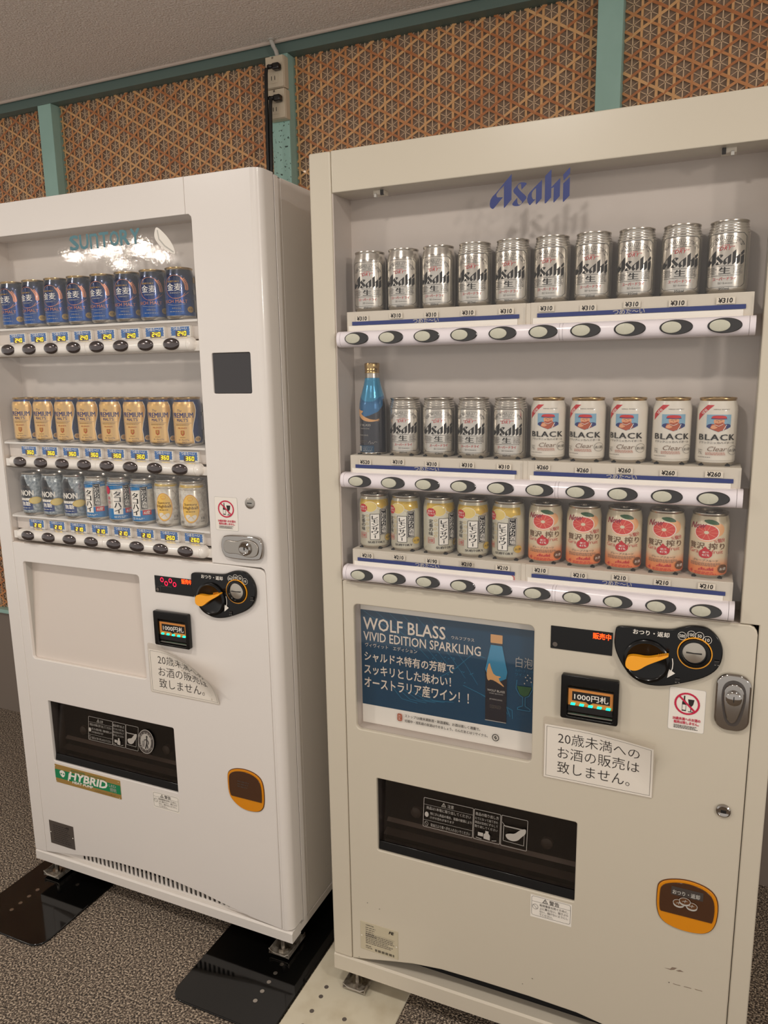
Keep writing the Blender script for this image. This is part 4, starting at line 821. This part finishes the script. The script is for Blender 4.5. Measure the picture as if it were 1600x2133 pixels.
    p = Print(flat(Y-.0012)); p.text('自動販売機', .0840, .2035, .1030, .2070, 'inkgrey'); p.fine(.0830, .176, .1080, .2015, 5, 'inkgrey', .3, 1); p.line([(.083, .1855), (.154, .1855)], .0003, 'inkgrey'); p.fine(.083, .158, .154, .184, 6, 'inkgrey', .35, 4); p.text('FE', .1405, .2000, .1520, .2065, 'ink', .04, .2)
    p.fine(.083, .1455, .100, .155, 2, 'inkgrey', .3, 6)
    for i in range(26):
        if i % 5 != 3: p.rect(.106+.0018*i, .1440, .107+.0018*i, .1500, 'ink', 0, 3)
    for x, z in ((.0735, .1760), (.1585, .1730)): p.ell(x, z, .0018, .0018, 'white', 12)
    p.build('name_plate_print', rt)
    p = Print(flat(Y-.00005)); p.poly([(.7070, .3119), (.7180, .3128), (.7210, .3175), (.7300, .3190), (.7250, .3130), (.7190, .3105)], 'dirt'); p.poly([(.728, .3125), (.735, .3165), (.742, .3145), (.733, .3120)], 'dirt')
    for i in range(3): p.line([(.7250+.019*i, .2830+.0010*i), (.7370+.019*i, .2832+.0010*i)], .0010, 'dirt')
    p.ell(.7175, .2835, .001, .001, 'ink', 8)
    for x, z in ((.118, .255), (.089, .262), (.44, .18), (.065, .116), (.46, .20)): p.ell(x, z, .0009, .0009, 'ink', 8)
    p.build('scuff_marks', rt)['kind'] = 'stuff'
right_machine()

# poster inside the right machine's lower window
def poster():
    x0, x1, z0, z1 = .0735, .4460, .6800, .9500
    r = root('advertising_poster', 'blue sparkling wine poster behind the lower window of the right machine', 'poster', (.26, .0315, z0))
    MB().box(x0, x1, .0300, .0315, z0, z1, 'white').build('poster_sheet', r)
    p = Print(flat(.0299, .0001)); p.rect(x0, .722, x1, .9340, 'posterblue')
    T = 'posterline'; rn = random.Random(3)
    for k in range(6): p.line([(.08+.03*k, .932), (.12+.03*k, .908-.004*k), (.165+.028*k, .885-.008*k), (.20+.026*k, .856-.01*k)], .0009, T); p.L -= .94
    for k in range(7): p.line([(.30+.012*k, .800-.004*k), (.335+.011*k, .788-.004*k), (.372+.005*k, .770-.004*k)], .0013, T); p.L -= .94
    for k in range(5): p.line([(.145+.012*k, .770), (.165+.018*k, .748+.002*k), (.20+.02*k, .744+.004*k)], .0012, T); p.L -= .94
    for k in range(26): a, b = rn.uniform(.18, .32), rn.uniform(.80, .86); p.poly(ell(a, b, .0022, .0009, 8, .5), T); p.L -= .94
    p.line([(.22, .79), (.28, .83), (.32, .87), (.345, .865)], .0012, T)
    p.L += 1; c = 'creamtext'
    p.text('WOLF BLASS', .0795, .8915, .2620, .9180, c, .012); p.text('VIVID EDITION SPARKLING', .0795, .8670, .3360, .8865, c, .010)
    p.text('ウルフブラス', .2750, .8955, .3225, .9025, c); p.text('ヴィヴィット　エディション', .0830, .8530, .2010, .8620, c)
    p.text('シャルドネ特有の芳醇で', .0810, .8215, .2810, .8425, c, .016); p.text('スッキリとした味わい！', .0800, .7920, .2740, .8140, c, .016); p.text('オーストラリア産ワイン！！', .0800, .7610, .3120, .7860, c, .016)
    # bottle on the poster
    bx = .3680; p.poly([(bx-.0215, .7345), (bx+.0215, .7345), (bx+.0215, .830), (bx+.0230, .842), (bx+.0160, .872), (bx+.0115, .888), (bx+.0110, .9), (bx-.0110, .9), (bx-.0115, .888), (bx-.0160, .872), (bx-.0230, .842), (bx-.0215, .830)], 'bt_dark')
    p.poly([(bx-.0190, .835), (bx-.010, .832), (bx+.006, .820), (bx+.0200, .828), (bx+.0225, .842), (bx+.0160, .872), (bx+.0115, .8945), (bx-.0115, .8945), (bx-.0160, .872), (bx-.0225, .842)], 'bt_top'); p.rect(bx-.0120, .8990, bx+.0120, .9165, 'birdtan', .001)
    p.poly(chaikin([(bx-.0200, .835), (bx-.014, .860), (bx-.010, .845), (bx-.004, .832), (bx+.012, .831), (bx+.003, .826), (bx+.020, .808), (bx+.003, .818), (bx-.010, .823), (bx-.017, .818)], 1), 'birdtan')
    p.text('WOLF BLASS', bx-.0175, .7975, bx+.0180, .8020, 'greytext', .02); p.text('VIVID EDITION', bx-.0140, .7925, bx+.0145, .7950, 'greytext'); p.text('SPARKLING', bx-.0130, .7800, bx+.0130, .7830, 'greytext'); p.fine(bx-.012, .762, bx+.012, .770, 3, 'inkgrey', .4); p.rect(bx-.0215, .7345, bx+.0215, .7360, 'greytext')
    # neon wine glass
    g = 'posterline'; p.text('白泡', .4070, .8560, .4400, .8780, 'greytext', -.01); p.text('スパークリング', .4060, .8470, .4420, .8530, g); p.text('ワイン', .4060, .8385, .4270, .8445, g)
    p.line([(.4100, .8300), (.4085, .8120), (.4160, .7990), (.4220, .7960), (.4220, .7780), (.4120, .7730), (.4120, .7690), (.4370, .7690), (.4370, .7730), (.4270, .7780), (.4270, .7960), (.4340, .8000), (.4410, .8150), (.4390, .8300)], .0014, g)
    p.poly([(.4105, .8180), (.4395, .8190), (.4330, .8020), (.4240, .7975), (.4160, .8020)], 'leaf')
    for a, b in ((.425, .825), (.430, .832), (.436, .838), (.431, .843), (.438, .83), (.427, .838)): p.ell(a, b, .0013, .0015, 'greytext', 10)
    # small print
    p.text('ストップ!20歳未満飲酒・飲酒運転。お酒は楽しく適量で。', .1730, .7090, .3370, .7155, 'ink', .01); p.text('妊娠中・授乳期の飲酒はやめましょう。のんだあとはリサイクル。', .1730, .6980, .3530, .7045, 'ink', .01)
    p.rect(.1560, .6985, .1665, .7150, 'beard', .003); p.fine(.158, .7000, .1645, .7130, 4, 'white', .3); p.ring(.3690, .7010, .0065, .0070, .0015, 'ink'); p.poly(ell(.369, .701, .0025, .0034, 12), 'ink'); p.line([(.3665, .6975), (.3720, .7050)], .0007, 'white')
    p.build('poster_print', r)
poster()

# ---- left machine
def left_machine():
    Y = .024; x0, x1 = -.9780, -.1270; D_ = -.9780
    rt = root('vending_machine', 'whiter vending machine with yellow digital prices, farther one on the left', 'vending machine', (-.5525, Y+.33, 0))
    B = 'body_l'
    shell(rt, x0, x1, Y, -.9325, -.2970, 1.0035, 1.7556, .082, B, 'inner_l')
    plate('left_frame', rrect(x0, -.9345, .0955, 1.83, .003), [], Y, Y+.054, B, rt, .002)
    plate('upper_door', [(-.9338, 1.7556), (-.3124, 1.7556), (-.3124, 1.83), (-.9338, 1.83)], [], Y, Y+.054, B, rt, .0012)
    plate('control_door', [(-.3116, 1.83), (-.3116, 1.7556), (-.304, 1.7552), (-.298, 1.750), (-.2970, 1.744), (-.2970, 1.0022), (-.1660, 1.0022), (-.158, .999), (-.1545, .9900), (-.1545, .096), (-.1475, .096), (-.1475, 1.83)], [rrect(-.2655, -.1672, 1.3832, 1.4692, .004)], Y, Y+.054, B, rt, .0012)
    a = [( -.1480, Y), ] + [(-.1480+.021*math.sin(t), Y+.021-.021*math.cos(t)) for t in [PI/2*i/8 for i in range(9)]] + [(-.1270, Y+.0535), (-.1480, Y+.0535)]
    MB().prismz(a, .0965, 1.829, B).build('door_corner', rt, smooth=50)
    MB().box(-.1285, -.1268, Y+.0565, Y+.072, .0865, 1.826, B).build('side_flange', rt, bevel=.0006)
    arch = [(-.9335, .0975), (-.88, .106), (-.8267, .1150), (-.7458, .1290), (-.6604, .1350), (-.5700, .1375), (-.4985, .1360), (-.3923, .1254), (-.3194, .1131), (-.2400, .1010), (-.1555, .0955)]
    plate('lower_door', arch+[(-.1555, .9840), (-.1575, .991), (-.1620, .9955), (-.170, .9985), (-.240, 1.0010), (-.9335, 1.0010)], [rrect(-.9035, -.5165, .6840, .9510, .008), rrect(-.8660, -.4444, .3922, .5680, .004)], Y, Y+.010, B, rt, .0018)
    MB().box(-.932, -.157, Y+.049, Y+.052, .1, 1.0, 'gap').build('door_core', rt)
    base_and_feet(rt, x0, x1, Y, 'base_l', .0935)
    # slotted vent below the arched edge of the door
    sl = [rrect(x, x+.0082, .1000, .1330, .0033, 3) for x in [-.806+.01465*i for i in range(34)]]
    plate('vent_grille', [(-.93, .094), (-.16, .094), (-.16, .150), (-.93, .150)], sl, Y+.011, Y+.014, 'base_l', rt, .0004)
    # panel with black card reader window
    MB().box(-.2650, -.1678, Y+.003, Y+.006, 1.3838, 1.4686, 'screen').build('card_reader', rt, bevel=.0008)
    # blank lower window, tray-shaped, deeper at the top
    b = MB(); b.add([(-.905, Y+.030, .952), (-.515, Y+.030, .952), (-.515, Y+.010, .683), (-.905, Y+.010, .683)], [(3, 2, 1, 0)], 'inner_l'); b.build('blank_panel', rt)
    b = MB(); b.box(-.9055, -.9040, Y+.008, Y+.04, .682, .953, 'lightgrey'); b.box(-.5160, -.5145, Y+.008, Y+.04, .682, .953, 'inner_l'); b.box(-.905, -.515, Y+.008, Y+.04, .9515, .953, 'inner_l'); b.build('window_tray', rt)
    for k, (zs, zb0, zb1) in enumerate(((1.5400, 1.4740, 1.5050), (1.2650, 1.2005, 1.2290), (1.0750, 1.0105, 1.0400))):
        top = ZL[k]-.0003; ys = Y+.006
        sh = MB().prismx([(ys, top-.0075), (ys, top-.003), (ys+.010, top), (Y+.082, top), (Y+.082, top-.005), (ys+.012, top-.008)], -.9290, -.3020, 'bar_l').build('shelf', rt)
        MB().box(-.9290, -.3010, Y+.020, Y+.024, zb1-.004, top-.008, 'inner_l').build('price_panel', sh)
        MB().box(-.9310, -.2985, Y+.006, Y+.020, zb0-.003+.004, zb1-.008, 'bar_l').build('bar_ledge', rt, bevel=.001)
        zc = (zb0+zb1)/2; hh = (zb1-zb0)/2
        prof = [(Y+.008-.022*max(0, math.cos(t))**.6, zc+hh*math.sin(t)) for t in [(-.5+i/14)*PI for i in range(15)]]
        bar = MB(); bar.prismx(prof, -.8960, -.6095, 'bar_l'); bar.prismx(prof, -.6089, -.3215, 'bar_l')
        vs = []; n = len(prof)
        for q in range(9):                               # rounded end cap, lofted
            t = q/8; s0 = math.sqrt(max(.02, 1-t*t*.98))
            vs += [(-.3209+.013*t, Y+.008+(yy-Y-.008)*s0, zc+(zz-zc)*s0) for yy, zz in prof]
        bar.add(vs, [(q*n+i, q*n+i+1, (q+1)*n+i+1, (q+1)*n+i) for q in range(8) for i in range(n-1)]+[tuple(range(n-1, -1, -1)), tuple(range(8*n, 9*n))], 'bar_l')
        bo = bar.build('button_bar', rt, smooth=40)
        for i in range(8):
            x = -.8577+.0711*i
            MB().lathe([(.0218, 0), (.0218, .0012), (.0205, .0030), (.0160, .0052), (.009, .0064), (.001, .0067)], 'btn_chrome', (x, Y-.0135, zc+.001), 36, 'y', 1, .60).build('select_button', bo, smooth=60)
            # price display above each button
            px = x-.006+(.0205 if False else .012); pz = zb1+.0035
            u = MB().box(px-.0255, px+.0275, Y+.012, Y+.020, pz-.004, pz+.0215, 'white').build('price_unit', sh, bevel=.0006)
            p = Print(flat(Y+.0118)); r = random.Random(i)
            L_ = [(px-.0245, pz+.001+.003*j) for j in range(7)]; pts = [(px-.0255+(.0014 if j % 2 else 0), pz+.001+.0031*j) for j in range(7)]+[(px+.0255-(.0014 if j % 2 else 0), pz+.0197-.0031*j) for j in range(7)]
            p.poly(pts, 'labelblue'); p.text('つめた〜い', px-.020, pz+.0125, px+.018, pz+.0195, 'white', .02)
            t = ('240', '360', '210')[k] if not (k == 2 and i > 5) else '260'
            p.rect(px-.013, pz-.0015, px+.0175, pz+.0110, 'ledback'); p.digits(t, px-.0085, pz+.0012, px+.0170, pz+.0092, 'led_yel', .155)
            p.build('price_digits', u)
    for a, b in ((1.5070, 1.7540), (1.2310, 1.4720), (1.0420, 1.1985)):
        MB().box(-.9310, -.2985, Y+.0015, Y+.0040, a, b, 'glass_l').build('window_pane', rt, smooth=0)
    p = Print(flat(Y+.0012)); p.suntory(-.6430, 1.7080, -.4360, 1.7385, 'can_blue' if False else 'teal', .2); p.build('brand_logo', rt)
    p = Print(flat(Y+.0012)); p.poly(chaikin([(-.392, 1.7385), (-.380, 1.731), (-.362, 1.714), (-.350, 1.697), (-.3440, 1.678), (-.352, 1.680), (-.372, 1.688), (-.390, 1.703), (-.3985, 1.716), (-.3975, 1.727)], 2), 'white'); p.line([(-.389, 1.730), (-.386, 1.712), (-.372, 1.697), (-.350, 1.683)], .003, 'lightgrey'); p.build('drop_emblem', rt)
    coin_panel(rt, -.9465, .0005, Y, -.2268)
    bill_unit(rt, -.4690, Y)
    d = MB().box(-.4667, -.3540, Y-.0016, Y, .9155, .9567, 'blackplastic').build('display_panel', rt, bevel=.0005)
    p = Print(flat(Y-.0018)); p.text('販売中', -.3865, .9440, -.3575, .9555, 'led_red', .02)
    for i, (a, b) in enumerate(((-.444, .9480), (-.432, .9400), (-.419, .9480), (-.407, .9400))): p.ring(a, b, .0042, .0050, .0016, 'led_pink', 10)
    p.ell(-.4585, .9230, .0040, .0040, 'inkgrey'); p.frame(-.4650, .9170, -.4490, .9310, .0005, 'inkgrey'); p.fine(-.4480, .9310, -.4150, .9350, 1, 'inkgrey', .3); p.build('display_print', d)
    p = Print(flat(Y-.0002)); age_sticker(p, -.2800, .0000+1.0815, -.2200, 1.1560); p.build('age_limit_sticker', rt)
    MB().lathe([(.0120, 0), (.0120, .002), (.0105, .0028), (.001, .0028)], 'steel', (-.1860, Y, 1.1467), 32, 'y').box(-.1920, -.1800, Y-.0034, Y-.0027, 1.1458, 1.1478, 'dark').build('key_hole', rt)
    c = MB().prism(chaikin([(-.2640, 1.0450), (-.2600, 1.0640), (-.2500, 1.0735), (-.1650, 1.0745), (-.1560, 1.0640), (-.1540, 1.0460), (-.1570, 1.0290), (-.1650, 1.0200), (-.2480, 1.0190), (-.2590, 1.0290)], 2), Y-.010, Y, 'chrome').build('door_lock', rt, bevel=.002)
    MB().prism(chaikin([(-.2540, 1.0560), (-.2440, 1.0630), (-.2200, 1.0600), (-.2080, 1.0650), (-.1850, 1.0670), (-.1660, 1.0600), (-.1620, 1.0450), (-.1680, 1.0300), (-.1900, 1.0260), (-.2080, 1.0300), (-.2220, 1.0330), (-.2460, 1.0310), (-.2550, 1.0400)], 2), Y-.0125, Y-.010, 'steel').build('lock_handle', c, bevel=.0012)
    MB().lathe([(.0155, .011), (.0155, .016), (.0125, .0185), (.0100, .0165), (.001, .0165)], 'chrome', (-.1960, Y, 1.0465), 32, 'y').box(-.1975, -.1955, Y-.0175, Y-.0163, 1.0435, 1.0500, 'dark').build('key_cylinder', c)
    coin_cup(rt, [(-.2885, .4700), (-.2850, .4880), (-.2650, .4990), (-.2350, .5025), (-.2050, .4960), (-.1880, .4790), (-.1868, .4250), (-.1960, .4050), (-.2150, .3975), (-.2450, .3965), (-.2700, .4080), (-.2870, .4270)], Y, .4270, False)
    delivery(rt, -.8660, -.4444, .3922, .5680, Y, 1)
    MB().box(-.8650, -.6335, Y-.0010, Y, .3305, .3840, 'gold').build('badge_plate', rt, bevel=.0003)
    p = Print(flat(Y-.0012)); p.rect(-.8650, .3440, -.6335, .3700, 'green'); p.text('HYBRID', -.8150, .3500, -.6790, .3720, 'white', .035, .25); p.text('HEAT PUMP', -.8040, .3395, -.7300, .3470, 'white', .035, .25); p.line([(-.818, .3440), (-.812, .366)], .004, 'white')
    p.poly(chaikin([(-.8490, .3660), (-.8370, .3720), (-.8270, .3660), (-.8290, .3560), (-.8370, .3480), (-.8460, .3560)]), 'white'); p.ell(-.8420, .3600, .0030, .0022, 'green', 12); p.ell(-.8330, .3600, .0030, .0022, 'green', 12)
    p.text('LED', -.6720, .3600, -.6480, .3670, 'lightgrey'); p.text('照明', -.6690, .3465, -.6480, .3570, 'lightgrey'); p.text('環境対応自販機', -.8050, .3745, -.7550, .3800, 'green'); p.fine(-.745, .374, -.68, .379, 1, 'green', .3); p.text('ハイブリッド ヒートポンプ', -.7230, .3340, -.6520, .3395, 'ink')
    for a, b in ((-.861, .3800), (-.861, .3345), (-.6375, .3800), (-.6375, .3345)): p.ell(a, b, .0012, .0012, 'white', 10)
    p.build('badge_print', rt)
    p = Print(flat(Y-.0002)); warn_sticker(p, -.5270, .3345, -.4435, .3800); p.build('warning_sticker', rt)
    MB().box(-.9105, -.8200, Y-.0010, Y, .1325, .2035, 'namesteel').build('name_plate', rt, bevel=.0003)
    p = Print(flat(Y-.0012)); p.fine(-.896, .140, -.832, .195, 9, 'ink', .25, 5); p.text('FE', -.846, .1900, -.836, .1960, 'ink', .03)
    for x in (-.9065, -.8240): p.ell(x, .168, .0018, .0018, 'white', 12)
    p.build('name_plate_print', rt)
M['teal'] = mat('logo_teal', (84, 128, 138), .5)
left_machine()

# ------------------------------------------------------------------ paper notices, laminated and curling at the upper right corner
def notice(name, label, x0, x1, z0, z1, Y, curl, cutx, lift):
    r = root(name, label, 'notice', ((x0+x1)/2, Y-.001, z0))
    def warp(x, z):
        d = ((x-x0)/(x1-x0)-cutx)+((z-z0)/(z1-z0)-.55)*.9
        return -curl*max(0, d)**1.6
    def fn(x, z, L): return (x, Y-.0010-.00012*L+warp(x, z), z-(lift*max(0, ((x-x0)/(x1-x0)-cutx)+((z-z0)/(z1-z0)-.55)*.9)**1.5))
    p = Print(fn, -.012); m = .006
    p.rect(x0, z0, x1, z1, 'tape', .006)
    p.build('laminate_sheet', r)
    p = Print(lambda x, z, L: fn(x, z, L+2), -.008); a, b, c, d = x0+m*.6, x1-m*.4, z0+m*.5, z1-m*2.6
    p.rect(a, c, b, d, 'paper'); p.build('paper_sheet', r)
    p = Print(lambda x, z, L: fn(x, z, L+4), -.008); p.frame(a+.004, c+.004, b-.004, d-.004, .0006, 'inkgrey')
    w, h = b-a, d-c
    for i, t in enumerate(['20歳未満への', 'お酒の販売は', '致しません。']):
        p.text(t, a+w*.13, c+h*(.68-.275*i), a+w*(.88 if i < 2 else .80), c+h*(.90-.275*i), 'ink', -.008)
    p.build('notice_lettering', r)
notice('paper_notice', 'laminated no-sale-to-minors notice under the banknote slot of the right machine', .4685, .6710, .6515, .7790, 0., .030, .60, .010)
notice('paper_notice', 'laminated notice with badly curled corner on the left, whiter machine', -.5055, -.2975, .6540, .7830, .024, .060, .45, .040)

# ------------------------------------------------------------------ steel anchor plates on the floor
def floor_plate(label, x0, x1, y0, y1, m, holes, hm, z=.0, r=.035, hz=.006):
    o = root('anchor_plate', label, 'plate', ((x0+x1)/2, (y0+y1)/2, z), 'floor plates under the machines')
    pts = [(a, b) for a, b in rrect(x0, x1, y0, y1, r, 6)]
    MB().prismz(pts, z, z+hz, m).build('steel_sheet', o, bevel=.0022)
    for a, b in holes: MB().lathe([(.0052, hz), (.0052, hz+.0004), (.001, hz+.0004)], hm, (a, b, z), 20).build('bolt_hole', o)
floor_plate('glossy black floor plate at the far left, under the white machine', -1.020, -.752, -.178, .66, 'blackplate', [(-.933, -.020-.0285*i) for i in range(4)]+[(-.845, .040)], 'steel')
floor_plate('glossy black floor plate beside the cream plate, between the machines', -.350, -.0755, -.168, .66, 'blackplate', [(-.155, .015-.029*i) for i in range(5)], 'steel')
floor_plate('cream painted floor plate with dark holes under the right machine', -.0725, .1655, -.26, .62, 'creamplate', [(-.022, -.003), (-.021, -.032), (-.021, -.075), (-.021, -.117), (.057, -.066)], 'inkgrey', r=.012)
floor_plate('cream floor plate hidden below the right end of the right machine', .675, .850, -.05, .62, 'creamplate', [], 'brown', r=.012)

# ------------------------------------------------------------------ outlets and cords on the post
def outlet(z0, z1, x0, label):
    o = root('wall_outlet', label, 'outlet', (x0+.03, .74, (z0+z1)/2), 'double wall outlets on the post'); x1 = x0+.061; w = .0465
    MB().box(x0, x1, .727, .753, z0, z1, 'ivory').build('outlet_box', o, bevel=.003)
    MB().box(x0+.001, x1-.001, .722, .727, z0+.001, z1-.001, 'ivory').build('face_plate', o, bevel=.002)
    MB().box(x0+.012, x0+.042, .7205, .722, z0+.012, z0+.038, 'ivory').build('socket_insert', o, bevel=.0006)
    for s in (-1, 1): MB().box(x0+.027+s*.0055-.0008, x0+.027+s*.0055+.0008, .7200, .7206, z0+.020, z0+.031, 'dark').build('socket_slot', o)
    MB().lathe([(.0028, 0), (.0028, .0015), (.001, .0015)], 'steel', (x0+.026, .722, z1-.006), 14, 'y').build('plate_screw', o)
outlet(2.2430, 2.3290, -.5335, 'upper ivory double outlet on the green post')
outlet(2.1590, 2.2400, -.5320, 'lower ivory double outlet on the green post')
def cord(z, x, xo, label, zt):
    o = root('power_cord', label, 'cord', (x, .715, z), 'black power cords'); b = MB()
    b.box(x-.011, x+.012, .700, .7205, z-.009, z+.009, 'plug'); b.build('plug', o, bevel=.004)
    pts = [(x-.010, .705, z), (x-.020, .700, z+.001), (xo+.001, .697, z-.006), (xo, .696, z-.02), (xo-.0008, .695, z-.06), (xo-.004, .692, zt+.14), (xo-.006, .688, zt+.03), (xo, .680, zt+.010), (xo+.016, .66, zt+.006), (xo+.030, .60, zt+.006)]
    MB().tube(pts, .0054, 'plug', 10).tube([(x-.024, .703, z), (x-.008, .703, z)], .0062, 'plug', 10).build('cable', o, smooth=60)
cord(2.2930, -.4885, -.5150, 'black power cord plugged into the upper outlet', 1.826)
cord(2.2090, -.4880, -.5045, 'black power cord plugged into the lower outlet', 1.826)
o = root('conduit_pipe', 'short grey conduit pipe bending from ceiling to the outlets', 'pipe', (-.507, .73, 2.35))
MB().tube([(-.511, .725, 2.380), (-.511, .726, 2.370), (-.508, .730, 2.358), (-.502, .736, 2.345), (-.499, .738, 2.328)], .0062, 'lightgrey', 12).build('pipe_bend', o, smooth=60)
MB().lathe([(.009, 0), (.009, -.004), (.0065, -.005)], 'lightgrey', (-.511, .725, 2.376), 16).build('pipe_collar', o)
